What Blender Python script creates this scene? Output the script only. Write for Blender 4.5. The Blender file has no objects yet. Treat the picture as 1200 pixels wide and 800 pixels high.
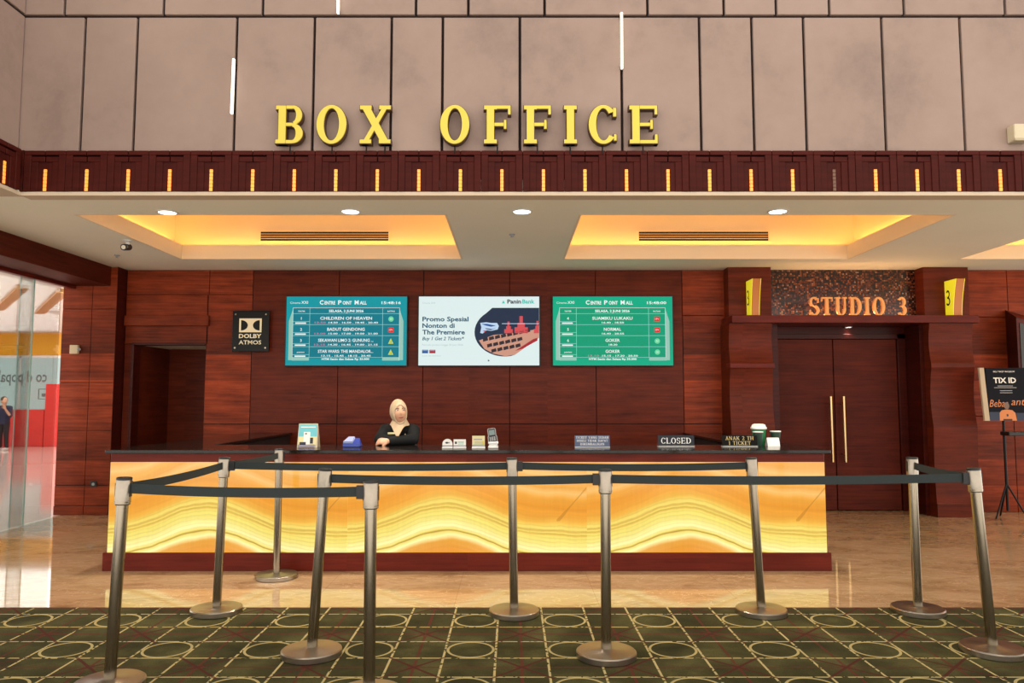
import bpy, bmesh, math, random
from mathutils import Vector, Matrix
random.seed(7)
scene = bpy.context.scene
COL = scene.collection
PI = math.pi

# ------------------------------------------------------------------ camera, world, big lights, exposure
cam_d = bpy.data.cameras.new('camera'); cam = bpy.data.objects.new('camera', cam_d); COL.objects.link(cam)
PITCH = math.atan(67 / 880)
cam.location = (0, 0, 1.42); cam.rotation_euler = (PI / 2 + PITCH, 0, 0)
cam_d.sensor_width = 36; cam_d.lens = 36 * 880 / 1200; cam_d.clip_end = 200
scene.camera = cam
vs = scene.view_settings
vs.view_transform = 'Standard'; vs.look = 'None'; vs.gamma = 1; vs.use_curve_mapping = False
vs.exposure = 0.0

def srgb(r, g, b):
    f = lambda c: c / 12.92 if c <= .04045 else ((c + .055) / 1.055) ** 2.4
    return (f(r / 255), f(g / 255), f(b / 255), 1)

world = bpy.data.worlds.new('world'); scene.world = world; world.use_nodes = True
bgn = world.node_tree.nodes['Background']
bgn.inputs[0].default_value = (1, .94, .85, 1)
# ambient world light: bright horizon band added to lift the ceiling, dimmer overhead
_n = world.node_tree.nodes; _l = world.node_tree.links
_tc = _n.new('ShaderNodeTexCoord'); _sx = _n.new('ShaderNodeSeparateXYZ'); _rp = _n.new('ShaderNodeMapRange')
_ab = _n.new('ShaderNodeMath'); _ab.operation = 'ABSOLUTE'
_l.new(_tc.outputs['Generated'], _sx.inputs[0]); _l.new(_sx.outputs[2], _ab.inputs[0]); _l.new(_ab.outputs[0], _rp.inputs[0])
_rp.inputs[1].default_value = .05; _rp.inputs[2].default_value = .65; _rp.inputs[3].default_value = 2.6; _rp.inputs[4].default_value = .9
_l.new(_rp.outputs[0], bgn.inputs[1])

def area(name, loc, rot, sx, sy, power, color=(1, 1, 1), spread=None):
    l = bpy.data.lights.new(name, 'AREA'); l.shape = 'RECTANGLE'; l.size = sx; l.size_y = sy
    l.energy = power; l.color = color
    if spread: l.spread = spread
    o = bpy.data.objects.new(name, l); COL.objects.link(o); o.location = loc; o.rotation_euler = rot
    return o
# lamps in the high ceiling of the lobby the photographer stands in
for lx in (-3.0, 0.4, 3.6):
    area('lobby_lamp', (lx, 1.2, 7.6), (math.radians(12), 0, 0), 1.2, 5.0, 40, (1, .88, .76))
# ceiling panels of the bright mall beyond the glass
area('mall_lamp', (-10.5, 12, 3.36), (0, 0, 0), 5, 9, 480, (1, .97, .93))
area('mall_lamp', (-13, 19, 3.36), (0, 0, 0), 5, 5, 280, (1, .97, .93))

# ------------------------------------------------------------------ materials
MAT = {}
def base_mat(name):
    m = bpy.data.materials.new(name); m.use_nodes = True; MAT[name] = m
    nt = m.node_tree
    return m, nt, nt.nodes['Principled BSDF']
def plain(name, col, rough=.5, metal=0, emit=None, estr=0, coat=0, noise=0, nscale=20, spec=.5):
    m, nt, p = base_mat(name)
    p.inputs['Base Color'].default_value = col; p.inputs['Roughness'].default_value = rough
    p.inputs['Metallic'].default_value = metal; p.inputs['Coat Weight'].default_value = coat
    p.inputs['Specular IOR Level'].default_value = spec
    if emit: p.inputs['Emission Color'].default_value = emit; p.inputs['Emission Strength'].default_value = estr
    if noise:
        tc = nt.nodes.new('ShaderNodeTexCoord'); n = nt.nodes.new('ShaderNodeTexNoise')
        n.inputs['Scale'].default_value = nscale; n.inputs['Detail'].default_value = 6
        nt.links.new(tc.outputs['Object'], n.inputs['Vector'])
        r = nt.nodes.new('ShaderNodeValToRGB')
        c0 = [c * (1 - noise) for c in col[:3]] + [1]; c1 = [min(1, c * (1 + noise)) for c in col[:3]] + [1]
        r.color_ramp.elements[0].position = .3; r.color_ramp.elements[0].color = c0
        r.color_ramp.elements[1].position = .7; r.color_ramp.elements[1].color = c1
        nt.links.new(n.outputs['Fac'], r.inputs['Fac']); nt.links.new(r.outputs['Color'], p.inputs['Base Color'])
    return m
class G:
    """small helper to write node expressions"""
    def __init__(s, nt): s.nt = nt
    def m(s, op, *a):
        n = s.nt.nodes.new('ShaderNodeMath'); n.operation = op
        for i, v in enumerate(a):
            if isinstance(v, (int, float)): n.inputs[i].default_value = v
            else: s.nt.links.new(v, n.inputs[i])
        return n.outputs[0]
    def sep(s, kind='Object'):
        tc = s.nt.nodes.new('ShaderNodeTexCoord'); x = s.nt.nodes.new('ShaderNodeSeparateXYZ')
        s.nt.links.new(tc.outputs[kind], x.inputs[0]); return x.outputs
    def comb(s, x, y, z):
        n = s.nt.nodes.new('ShaderNodeCombineXYZ')
        for i, v in enumerate((x, y, z)):
            if isinstance(v, (int, float)): n.inputs[i].default_value = v
            else: s.nt.links.new(v, n.inputs[i])
        return n.outputs[0]
    def noise(s, vec, scale, detail=4, rough=.55, dist=0):
        n = s.nt.nodes.new('ShaderNodeTexNoise'); n.inputs['Scale'].default_value = scale
        n.inputs['Detail'].default_value = detail; n.inputs['Roughness'].default_value = rough
        n.inputs['Distortion'].default_value = dist
        s.nt.links.new(vec, n.inputs['Vector']); return n.outputs['Fac']
    def white(s, vec):
        n = s.nt.nodes.new('ShaderNodeTexWhiteNoise'); n.noise_dimensions = '3D'
        s.nt.links.new(vec, n.inputs['Vector']); return n.outputs['Value']
    def ramp(s, fac, stops, interp='LINEAR'):
        n = s.nt.nodes.new('ShaderNodeValToRGB'); cr = n.color_ramp; cr.interpolation = interp
        while len(cr.elements) < len(stops): cr.elements.new(.5)
        for e, (p, c) in zip(cr.elements, stops): e.position = p; e.color = c
        s.nt.links.new(fac, n.inputs[0]); return n.outputs[0]
    def mix(s, f, a, b, mode='MIX'):
        n = s.nt.nodes.new('ShaderNodeMix'); n.data_type = 'RGBA'; n.blend_type = mode
        for k, v in ((0, f), (6, a), (7, b)):
            if isinstance(v, (int, float, tuple)): n.inputs[k].default_value = v
            else: s.nt.links.new(v, n.inputs[k])
        return n.outputs[2]
    def bump(s, h, p, strength=.2, dist=.01):
        n = s.nt.nodes.new('ShaderNodeBump'); n.inputs['Strength'].default_value = strength
        n.inputs['Distance'].default_value = dist
        s.nt.links.new(h, n.inputs['Height']); s.nt.links.new(n.outputs[0], p.inputs['Normal'])

def wood(name, dark, light, band=.305, bandamt=.35, grain=1.0, rough=.32, xcell=1.0, coat=.04):
    m, nt, p = base_mat(name); g = G(nt)
    x, y, z = g.sep()
    xy = g.m('ADD', x, y)
    row = g.m('FLOOR', g.m('DIVIDE', z, band)); col = g.m('FLOOR', g.m('DIVIDE', xy, xcell))
    tone = g.white(g.comb(col, 3.3, row))
    v = g.comb(g.m('MULTIPLY', xy, 1.6), g.m('MULTIPLY', tone, 9), g.m('MULTIPLY', z, 34 * grain))
    n1 = g.noise(v, 1.0, 8, .62)
    v2 = g.comb(g.m('MULTIPLY', xy, 2.2), 0, g.m('MULTIPLY', z, 5))
    n2 = g.noise(v2, 1.3, 4)
    f = g.m('ADD', g.m('MULTIPLY', n1, .62), g.m('MULTIPLY', n2, .38))
    c = g.ramp(f, [(.30, dark), (.72, light)])
    k = g.m('ADD', 1 - bandamt / 2, g.m('MULTIPLY', tone, bandamt))
    k = g.m('ADD', k, g.m('MULTIPLY', g.m('SUBTRACT', g.m('FRACT', g.m('DIVIDE', z, band)), .5), bandamt * .45))
    p.inputs['Specular IOR Level'].default_value = .12
    c = g.mix(1.0, c, g.comb(k, k, k), 'MULTIPLY')
    nt.links.new(c, p.inputs['Base Color'])
    p.inputs['Roughness'].default_value = rough; p.inputs['Coat Weight'].default_value = coat
    p.inputs['Coat Roughness'].default_value = .25
    g.bump(n1, p, .06, .004)
    return m
wood('veneer_block', srgb(76, 25, 10), srgb(156, 66, 34), .33, .8, 1, .45, 60)
wood('veneer_panel', srgb(68, 22, 10), srgb(118, 46, 24), 3.0, .12, .8, .42)
wood('veneer_dark', srgb(44, 11, 7), srgb(82, 24, 14), 2.0, .15)
wood('veneer_door', srgb(58, 17, 8), srgb(102, 36, 18), .55, .18, 1.2, .5, 60, .0)
wood('trim_wood', srgb(78, 22, 14), srgb(120, 42, 28), 2.0, .1)
wood('frieze_wood', srgb(50, 13, 9), srgb(80, 25, 18), .5, .12, .6, .6, .3368, 0)
plain('groove', srgb(28, 10, 8), .9)
plain('ceiling_paint', srgb(244, 242, 224), .75, noise=.02, nscale=1.2)
plain('tray_paint', srgb(240, 226, 196), .8)
plain('lip_paint', srgb(200, 180, 155), .7)
plain('chrome', srgb(150, 139, 122), .2, 1)
plain('brushed_steel', srgb(156, 146, 133), .32, 1, noise=.04, nscale=60)
plain('brass', srgb(214, 180, 128), .3, 1)
plain('black_plastic', srgb(24, 24, 25), .45)
plain('black_metal', srgb(20, 19, 19), .4, .6)
plain('belt_fabric', srgb(38, 46, 46), .85, noise=.2, nscale=300)
plain('granite', srgb(30, 24, 21), .12, noise=.5, nscale=120, spec=.3)
plain('white_plastic', srgb(226, 224, 220), .4)
plain('grey_plastic', srgb(150, 150, 150), .4)
plain('cream_plastic', srgb(205, 190, 160), .5)
plain('letter_yellow', srgb(206, 187, 66), .4, 0, emit=srgb(236, 206, 66), estr=.12)
plain('letter_side', srgb(78, 48, 22), .5)
plain('letter_gold', srgb(232, 160, 90), .35, .3)
plain('amber_lamp', srgb(255, 150, 60), .4, 0, emit=srgb(255, 150, 62), estr=1.0)
plain('amber_break', srgb(150, 60, 30), .5, 0, emit=srgb(190, 80, 40), estr=.5)
plain('dead_lamp', srgb(110, 74, 56), .5)
plain('lamp_white', (1, 1, 1, 1), .5, 0, emit=(1, .96, .9, 1), estr=6)
plain('lamp_bar', (1, 1, 1, 1), .5, 0, emit=(1, .93, .74, 1), estr=1.6)
plain('cove_led', (1, .8, .5, 1), .5, 0, emit=(1, .62, .2, 1), estr=2)
plain('vent_dark', srgb(22, 17, 13), .8)
plain('skin', srgb(214, 162, 130), .5)
plain('lip_red', srgb(150, 70, 62), .45)
plain('eye_dark', srgb(40, 26, 22), .3)
plain('hijab_cloth', srgb(188, 164, 134), .85, noise=.06, nscale=30)
plain('jacket_black', srgb(26, 28, 29), .85, spec=.15, noise=.12, nscale=60)
plain('trouser_black', srgb(26, 26, 30), .8)
plain('navy_cloth', srgb(26, 34, 62), .8)
plain('shoe_white', srgb(220, 215, 210), .5)
plain('hair_brown', srgb(60, 38, 28), .6)
plain('sign_grey', srgb(84, 94, 118), .45, spec=.15)
plain('sign_dark', srgb(44, 46, 52), .45, spec=.15)
plain('sign_black', srgb(16, 14, 11), .45, spec=.1)
plain('sign_white_text', srgb(235, 235, 230), .5)
plain('sign_gold_text', srgb(214, 190, 120), .4)
plain('clear_acrylic', srgb(190, 190, 190), .1, spec=.6)
plain('blue_plastic', srgb(40, 62, 150), .35)
plain('lavender_plastic', srgb(150, 162, 205), .4)
plain('paper_white', srgb(236, 234, 228), .7)
plain('paper_cream', srgb(226, 212, 160), .7)
plain('paper_teal', srgb(110, 190, 200), .6)
plain('paper_tan', srgb(208, 190, 160), .6)
plain('ink_purple', srgb(70, 55, 140), .6)
plain('ink_dark', srgb(44, 46, 52), .6)
plain('ink_grey', srgb(150, 152, 152), .6)
plain('ink_green', srgb(100, 170, 150), .6)
plain('cup_green', srgb(28, 128, 76), .45)
plain('cup_dark_green', srgb(34, 62, 46), .5)
plain('mall_red', srgb(206, 30, 24), .35)
plain('mall_yellow', srgb(226, 160, 24), .6, emit=srgb(226, 160, 24), estr=.12)
plain('mall_white', srgb(226, 226, 220), .6)
plain('mall_plank', srgb(190, 140, 84), .6)
plain('mall_text', srgb(96, 112, 112), .5)
plain('mall_floor', srgb(226, 200, 190), .08, spec=.5)
plain('dolby_plate', srgb(14, 13, 11), .3, spec=.2)
plain('dolby_gold', srgb(252, 242, 206), .5)
plain('poster_dark', srgb(20, 20, 28), .5, spec=.1)
plain('poster_orange', srgb(214, 132, 74), .6)
plain('poster_face', srgb(120, 96, 84), .6)
plain('poster_blue', srgb(36, 50, 74), .6)
plain('number_yellow', srgb(226, 222, 40), .4, emit=srgb(222, 210, 44), estr=.6)
plain('number_amber', srgb(186, 114, 46), .4, emit=srgb(210, 120, 46), estr=.14)
plain('sensor_beige', srgb(205, 185, 150), .5)
def light_mat(name, col, s=1.0): return plain(name, (0.01, .01, .01, 1), .5, 0, emit=col, estr=s, spec=.08)
light_mat('px_teal', srgb(12, 150, 160)); light_mat('px_green', srgb(10, 172, 132))
light_mat('px_teal_dark', srgb(8, 122, 138)); light_mat('px_green_dark', srgb(10, 156, 116))
light_mat('px_white', srgb(236, 244, 240)); light_mat('px_line', srgb(160, 220, 215))
light_mat('px_grey', srgb(150, 196, 180)); light_mat('px_red', srgb(220, 50, 50)); light_mat('px_pink', srgb(190, 120, 150))
light_mat('px_mint', srgb(110, 215, 160)); light_mat('px_lime', srgb(206, 214, 70))
light_mat('px_page', srgb(222, 238, 236)); light_mat('px_navy', srgb(36, 50, 72)); light_mat('px_ink', srgb(24, 84, 110))
light_mat('px_ink_dark', srgb(44, 44, 60)); light_mat('px_aqua', srgb(60, 196, 180)); light_mat('px_rose', srgb(214, 80, 84))
light_mat('px_sand', srgb(206, 150, 128)); light_mat('px_deep_red', srgb(166, 40, 52)); light_mat('px_blue', srgb(44, 84, 150))
light_mat('px_sky', srgb(190, 214, 240)); light_mat('px_seat', srgb(52, 44, 50)); light_mat('px_dim', srgb(176, 196, 196))
light_mat('px_lcd', srgb(170, 186, 176), .6)

def upper_wall_mat():
    m, nt, p = base_mat('stone_panel'); g = G(nt)
    x, y, z = g.sep(); v = g.comb(x, y, z)
    n = g.noise(v, .9, 5); n2 = g.noise(v, 9, 6, .7)
    f = g.m('ADD', g.m('MULTIPLY', n, .75), g.m('MULTIPLY', n2, .25))
    c = g.ramp(f, [(.28, srgb(126, 106, 97)), (.46, srgb(150, 127, 116)), (.7, srgb(162, 139, 127))])
    nt.links.new(c, p.inputs['Base Color']); p.inputs['Roughness'].default_value = .75
upper_wall_mat()
def marble_mat():
    m, nt, p = base_mat('marble'); g = G(nt)
    x, y, z = g.sep()
    v = g.comb(x, g.m('MULTIPLY', y, 2.2), z)
    n = g.noise(v, .8, 8, .6, 1.2); n2 = g.noise(v, 3.2, 8, .65, 1.6)
    f = g.m('ADD', g.m('MULTIPLY', n, .6), g.m('MULTIPLY', n2, .4))
    c = g.ramp(f, [(.3, srgb(128, 95, 64)), (.46, srgb(174, 140, 102)), (.56, srgb(190, 158, 120)), (.72, srgb(154, 121, 85))])
    vn = g.noise(v, 1.5, 6, .6, 2.5)
    vein = g.m('LESS_THAN', g.m('ABSOLUTE', g.m('SUBTRACT', vn, .5)), .008)
    c = g.mix(g.m('MULTIPLY', vein, .5), c, srgb(222, 188, 150))
    tx = g.m('FRACT', g.m('DIVIDE', g.m('ADD', x, 3.4), 1.0)); ty = g.m('FRACT', g.m('DIVIDE', g.m('ADD', y, .3), 1.0))
    j = g.m('MAXIMUM', g.m('LESS_THAN', tx, .004), g.m('LESS_THAN', ty, .004))
    c = g.mix(g.m('MULTIPLY', j, .4), c, srgb(120, 84, 58))
    nt.links.new(c, p.inputs['Base Color']); p.inputs['Roughness'].default_value = .05
    p.inputs['Specular IOR Level'].default_value = .8
marble_mat()
def carpet_mat():
    m, nt, p = base_mat('carpet_pattern'); g = G(nt)
    x, y, z = g.sep(); v = g.comb(x, y, z)
    PX, PY = .571, .56
    u = g.m('MULTIPLY', g.m('FRACT', g.m('DIVIDE', g.m('ADD', x, .376 + PX * 20), PX)), PX)     # 0..PX, lines at 0 and PX/2
    w = g.m('MULTIPLY', g.m('FRACT', g.m('DIVIDE', g.m('ADD', y, -4.78 + PY * 20), PY)), PY)    # circle in the first cell
    hx, hy = PX / 2, PY / 2
    def dist_line(a, period): # distance to the nearest multiple of period
        q = g.m('FRACT', g.m('ADD', g.m('DIVIDE', a, period), .5))
        return g.m('MULTIPLY', g.m('ABSOLUTE', g.m('SUBTRACT', q, .5)), period)
    lx = dist_line(u, hx); ly = dist_line(w, hy)
    lines = g.m('MAXIMUM', g.m('LESS_THAN', lx, .0062), g.m('LESS_THAN', ly, .0062))
    dash = g.noise(v, 34, 1)
    lines = g.m('MULTIPLY', lines, g.m('GREATER_THAN', dash, .40))
    cx = g.m('SUBTRACT', u, hx / 2); cy = g.m('SUBTRACT', w, hy / 2)
    d = g.m('SQRT', g.m('ADD', g.m('MULTIPLY', cx, cx), g.m('MULTIPLY', cy, cy)))
    ring = g.m('LESS_THAN', g.m('ABSOLUTE', g.m('SUBTRACT', d, .128)), .0072)
    sx = g.m('SUBTRACT', u, hx * 1.5); sy = g.m('SUBTRACT', w, hy * 1.5)
    # wrap the star offsets
    def wrap(a, per):
        return g.m('SUBTRACT', g.m('MULTIPLY', g.m('FRACT', g.m('ADD', g.m('DIVIDE', a, per), 1.5)), per), per / 2)
    sx = wrap(sx, PX); sy = wrap(sy, PY)
    ax = g.m('ABSOLUTE', sx); ay = g.m('ABSOLUTE', sy)
    r = g.m('SQRT', g.m('ADD', g.m('MULTIPLY', sx, sx), g.m('MULTIPLY', sy, sy)))
    diag = g.m('LESS_THAN', g.m('ABSOLUTE', g.m('SUBTRACT', ax, ay)), .012)
    diag = g.m('MULTIPLY', diag, g.m('LESS_THAN', r, .23))
    orth = g.m('LESS_THAN', g.m('MINIMUM', ax, ay), .008)
    orth = g.m('MULTIPLY', orth, g.m('LESS_THAN', r, .285))
    core = g.m('LESS_THAN', r, .035)
    star = g.m('MAXIMUM', g.m('MAXIMUM', diag, orth), core)
    brk = g.m('GREATER_THAN', g.noise(v, 45, 1), .36)
    star = g.m('MULTIPLY', star, brk)
    n = g.noise(v, 3.0, 5); n2 = g.noise(v, 220, 2)
    gcol = g.ramp(g.m('ADD', g.m('MULTIPLY', n, .7), g.m('MULTIPLY', n2, .3)),
                  [(.34, srgb(42, 41, 22)), (.5, srgb(62, 59, 33)), (.66, srgb(86, 82, 48))])
    c = g.mix(g.m('MULTIPLY', star, .8), gcol, srgb(92, 40, 34))
    c = g.mix(lines, c, srgb(180, 163, 112))
    c = g.mix(g.m('MULTIPLY', diag, .75), c, srgb(70, 34, 26))
    c = g.mix(ring, c, srgb(172, 156, 106))
    nt.links.new(c, p.inputs['Base Color']); p.inputs['Roughness'].default_value = .95
    p.inputs['Specular IOR Level'].default_value = .1
    g.bump(n2, p, .3, .004)
carpet_mat()
def onyx_mat():
    m, nt, p = base_mat('onyx'); g = G(nt)
    x, y, z = g.sep()
    u = g.m('DIVIDE', x, 2.0); v = g.m('DIVIDE', z, .75)
    vec = g.comb(x, 0, z)
    wob = g.m('MULTIPLY', g.m('SUBTRACT', g.noise(vec, 2.2, 3), .5), .10)
    e1 = g.m('POWER', g.m('ABSOLUTE', g.m('DIVIDE', g.m('SUBTRACT', u, .41), .23)), 2.0)
    bump1 = g.m('MULTIPLY', g.m('EXPONENT', g.m('MULTIPLY', e1, -1)), .30)
    e2 = g.m('POWER', g.m('ABSOLUTE', g.m('DIVIDE', g.m('SUBTRACT', u, 1.12), .3)), 2.0)
    bump2 = g.m('MULTIPLY', g.m('EXPONENT', g.m('MULTIPLY', e2, -1)), -.03)
    h = g.m('ADD', g.m('ADD', bump1, bump2), .30)
    s = g.m('ADD', g.m('SUBTRACT', v, h), wob)
    f = g.m('ADD', g.m('MULTIPLY', s, .6), .5)          # s -.8..+.8  ->  0..1
    A = srgb(232, 162, 62); B = srgb(240, 186, 104); Y = srgb(242, 220, 110); W = srgb(250, 242, 168); D = srgb(214, 172, 78); O = srgb(226, 150, 50)
    P = lambda q: .5 + .6 * q
    c = g.ramp(f, [(P(-.55), O), (P(-.45), srgb(230, 166, 72)), (P(-.395), W), (P(-.352), Y), (P(-.342), srgb(170, 128, 58)), (P(-.328), Y), (P(-.29), W), (P(-.2), srgb(240, 224, 124)), (P(-.12), Y),
                   (P(-.10), D), (P(-.085), Y), (P(-.062), D), (P(-.045), srgb(240, 216, 112)), (P(-.01), srgb(236, 204, 98)), (P(.03), srgb(232, 178, 74)), (P(.09), A), (P(.2), O), (P(.3), A), (P(.36), B), (P(.42), A), (P(.5), srgb(232, 164, 66)), (P(.56), B), (P(.64), srgb(230, 160, 66))])
    # fine bands inside the bright zone, faint flowing bands above
    lines = g.m('SINE', g.m('ADD', g.m('MULTIPLY', s, 150), g.m('MULTIPLY', g.noise(vec, 5, 3), 6)))
    inb = g.m('MULTIPLY', g.m('GREATER_THAN', s, -.36), g.m('LESS_THAN', s, .02))
    k = g.m('SUBTRACT', 1, g.m('MULTIPLY', g.m('MULTIPLY', g.m('MAXIMUM', lines, 0), inb), .10))
    flow = g.noise(g.comb(g.m('MULTIPLY', u, 1.2), 0, g.m('MULTIPLY', s, 11)), 1.6, 5)
    k = g.m('MULTIPLY', k, g.m('ADD', .80, g.m('MULTIPLY', flow, .36)))
    stri = g.noise(g.comb(g.m('MULTIPLY', x, 42), 0, g.m('MULTIPLY', z, 3)), 1, 3)
    k = g.m('MULTIPLY', k, g.m('ADD', .94, g.m('MULTIPLY', stri, .12)))
    c = g.mix(1.0, c, g.comb(k, k, k), 'MULTIPLY')
    # a hairline crack across the upper right
    cr = g.m('ABSOLUTE', g.m('SUBTRACT', g.m('SUBTRACT', v, .30), g.m('MULTIPLY', g.m('SUBTRACT', u, .86), 3.0)))
    cr = g.m('MULTIPLY', g.m('LESS_THAN', g.m('ADD', cr, wob), .016), g.m('MULTIPLY', g.m('GREATER_THAN', u, .87), g.m('GREATER_THAN', v, .34)))
    c = g.mix(g.m('MULTIPLY', cr, .45), c, srgb(170, 110, 40))
    nt.links.new(c, p.inputs['Emission Color']); p.inputs['Emission Strength'].default_value = .9
    nt.links.new(g.mix(1.0, c, (.25, .25, .25, 1), 'MULTIPLY'), p.inputs['Base Color']); p.inputs['Roughness'].default_value = .12
onyx_mat()
def mosaic_mat():
    m, nt, p = base_mat('mosaic'); g = G(nt)
    x, y, z = g.sep()
    gx = g.m('DIVIDE', x, .021); gz = g.m('DIVIDE', z, .021)
    t = g.white(g.comb(g.m('FLOOR', gx), 1.5, g.m('FLOOR', gz)))
    c = g.ramp(t, [(0, srgb(26, 12, 8)), (.3, srgb(58, 26, 14)), (.55, srgb(96, 44, 22)), (.8, srgb(128, 70, 34)), (.95, srgb(150, 110, 84))], 'CONSTANT')
    j = g.m('MAXIMUM', g.m('LESS_THAN', g.m('FRACT', gx), .1), g.m('LESS_THAN', g.m('FRACT', gz), .1))
    c = g.mix(j, c, srgb(24, 12, 8))
    nt.links.new(c, p.inputs['Base Color']); p.inputs['Roughness'].default_value = .22
mosaic_mat()
def glass_mat():
    m, nt, p = base_mat('pane_glass'); nt.nodes.remove(p)
    out = nt.nodes['Material Output']; mx = nt.nodes.new('ShaderNodeMixShader')
    t = nt.nodes.new('ShaderNodeBsdfTransparent'); t.inputs[0].default_value = (.96, .98, .97, 1)
    gl = nt.nodes.new('ShaderNodeBsdfGlossy'); gl.inputs['Roughness'].default_value = .02
    lw = nt.nodes.new('ShaderNodeLayerWeight'); lw.inputs[0].default_value = .35
    mm = nt.nodes.new('ShaderNodeMath'); mm.operation = 'MULTIPLY'; mm.inputs[1].default_value = .5
    nt.links.new(lw.outputs['Fresnel'], mm.inputs[0]); nt.links.new(mm.outputs[0], mx.inputs[0])
    nt.links.new(t.outputs[0], mx.inputs[1]); nt.links.new(gl.outputs[0], mx.inputs[2]); nt.links.new(mx.outputs[0], out.inputs[0])
glass_mat()
plain('glass_edge', srgb(150, 186, 176), .2)
light_mat('sign_film', srgb(190, 206, 198), 1.15)

# ------------------------------------------------------------------ mesh builder
class MB:
    def __init__(s): s.v = []; s.f = []; s.m = []
    def add(s, vs, fs, m=0):
        b = len(s.v); s.v += [tuple(q) for q in vs]; s.f += [tuple(b + i for i in q) for q in fs]; s.m += [m] * len(fs); return s
    def bm(s, bm, m=0):
        bm.verts.index_update(); s.add([v.co[:] for v in bm.verts], [[v.index for v in f.verts] for f in bm.faces], m); bm.free(); return s
    def box(s, x0, x1, y0, y1, z0, z1, m=0, bev=0, seg=2):
        if bev:
            bm = bmesh.new(); bmesh.ops.create_cube(bm, size=1)
            for v in bm.verts: v.co = ((x0 + x1) / 2 + v.co.x * (x1 - x0), (y0 + y1) / 2 + v.co.y * (y1 - y0), (z0 + z1) / 2 + v.co.z * (z1 - z0))
            bmesh.ops.bevel(bm, geom=list(bm.edges), offset=bev, segments=seg, affect='EDGES', profile=.5)
            return s.bm(bm, m)
        return s.add([(x0, y0, z0), (x1, y0, z0), (x1, y1, z0), (x0, y1, z0), (x0, y0, z1), (x1, y0, z1), (x1, y1, z1), (x0, y1, z1)],
                     [(0, 3, 2, 1), (4, 5, 6, 7), (0, 1, 5, 4), (1, 2, 6, 5), (2, 3, 7, 6), (3, 0, 4, 7)], m)
    def hexa(s, p, m=0):   # eight corners, bottom ring then top ring
        return s.add(p, [(0, 3, 2, 1), (4, 5, 6, 7), (0, 1, 5, 4), (1, 2, 6, 5), (2, 3, 7, 6), (3, 0, 4, 7)], m)
    def prism(s, poly, y0, y1, m=0, axis='y'):
        n = len(poly)
        P = (lambda a, b, t: (a, t, b)) if axis == 'y' else ((lambda a, b, t: (t, a, b)) if axis == 'x' else (lambda a, b, t: (a, b, t)))
        vs = [P(a, b, y0) for a, b in poly] + [P(a, b, y1) for a, b in poly]
        fs = [tuple(range(n)), tuple(range(2 * n - 1, n - 1, -1))] + [(i, (i + 1) % n, n + (i + 1) % n, n + i) for i in range(n)]
        return s.add(vs, fs, m)
    def face(s, poly, y, m=0):
        return s.add([(a, y, b) for a, b in poly], [tuple(range(len(poly)))], m)
    def lathe(s, prof, cx=0, cy=0, cz=0, seg=32, m=0):
        vs = []; fs = []; n = len(prof)
        for i in range(seg):
            a = 2 * PI * i / seg
            for r, z in prof: vs.append((cx + r * math.cos(a), cy + r * math.sin(a), cz + z))
        for i in range(seg):
            j = (i + 1) % seg
            for k in range(n - 1): fs.append((i * n + k, j * n + k, j * n + k + 1, i * n + k + 1))
        if prof[0][0] > 1e-6: fs.append(tuple(i * n for i in range(seg - 1, -1, -1)))
        if prof[-1][0] > 1e-6: fs.append(tuple(i * n + n - 1 for i in range(seg)))
        return s.add(vs, fs, m)
    def tube(s, pts, r, seg=12, m=0, flat=1.0, wdir=None):
        pts = [Vector(p) for p in pts]; rs = r if isinstance(r, (list, tuple)) else [r] * len(pts)
        vs = []; fs = []; ref = None
        for i, p in enumerate(pts):
            t = (pts[min(i + 1, len(pts) - 1)] - pts[max(i - 1, 0)]).normalized()
            if wdir is not None: a = (Vector(wdir) - t * t.dot(Vector(wdir))).normalized()
            else:
                if ref is None: ref = Vector((0, 0, 1)) if abs(t.z) < .9 else Vector((1, 0, 0))
                a = (ref - t * t.dot(ref)).normalized(); ref = a
            b = t.cross(a)
            for k in range(seg):
                q = 2 * PI * k / seg; vs.append(p + (a * math.cos(q) + b * math.sin(q) * flat) * rs[i])
        for i in range(len(pts) - 1):
            for k in range(seg):
                l = (k + 1) % seg; fs.append((i * seg + k, i * seg + l, (i + 1) * seg + l, (i + 1) * seg + k))
        fs.append(tuple(range(seg - 1, -1, -1))); e = (len(pts) - 1) * seg; fs.append(tuple(e + k for k in range(seg)))
        return s.add(vs, fs, m)
    def ball(s, c, r, m=0, sub=2):
        bm = bmesh.new(); bmesh.ops.create_icosphere(bm, subdivisions=sub, radius=1)
        rr = r if isinstance(r, (tuple, list)) else (r, r, r)
        for v in bm.verts: v.co = (c[0] + v.co.x * rr[0], c[1] + v.co.y * rr[1], c[2] + v.co.z * rr[2])
        return s.bm(bm, m)
    def capsule(s, p0, p1, r0, r1, m=0, flat=1.0, wdir=None):
        p0 = Vector(p0); p1 = Vector(p1); d = (p1 - p0).normalized(); pts = []; rs = []
        for k in range(5):
            a = PI / 2 * k / 5; pts.append(p0 - d * r0 * math.cos(a)); rs.append(max(r0 * math.sin(a), r0 * .05))
        pts.append(p0); rs.append(r0); pts.append(p1); rs.append(r1)
        for k in range(4, -1, -1):
            a = PI / 2 * k / 5; pts.append(p1 + d * r1 * math.cos(a)); rs.append(max(r1 * math.sin(a), r1 * .05))
        return s.tube(pts, rs, 16, m, flat, wdir)
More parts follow.
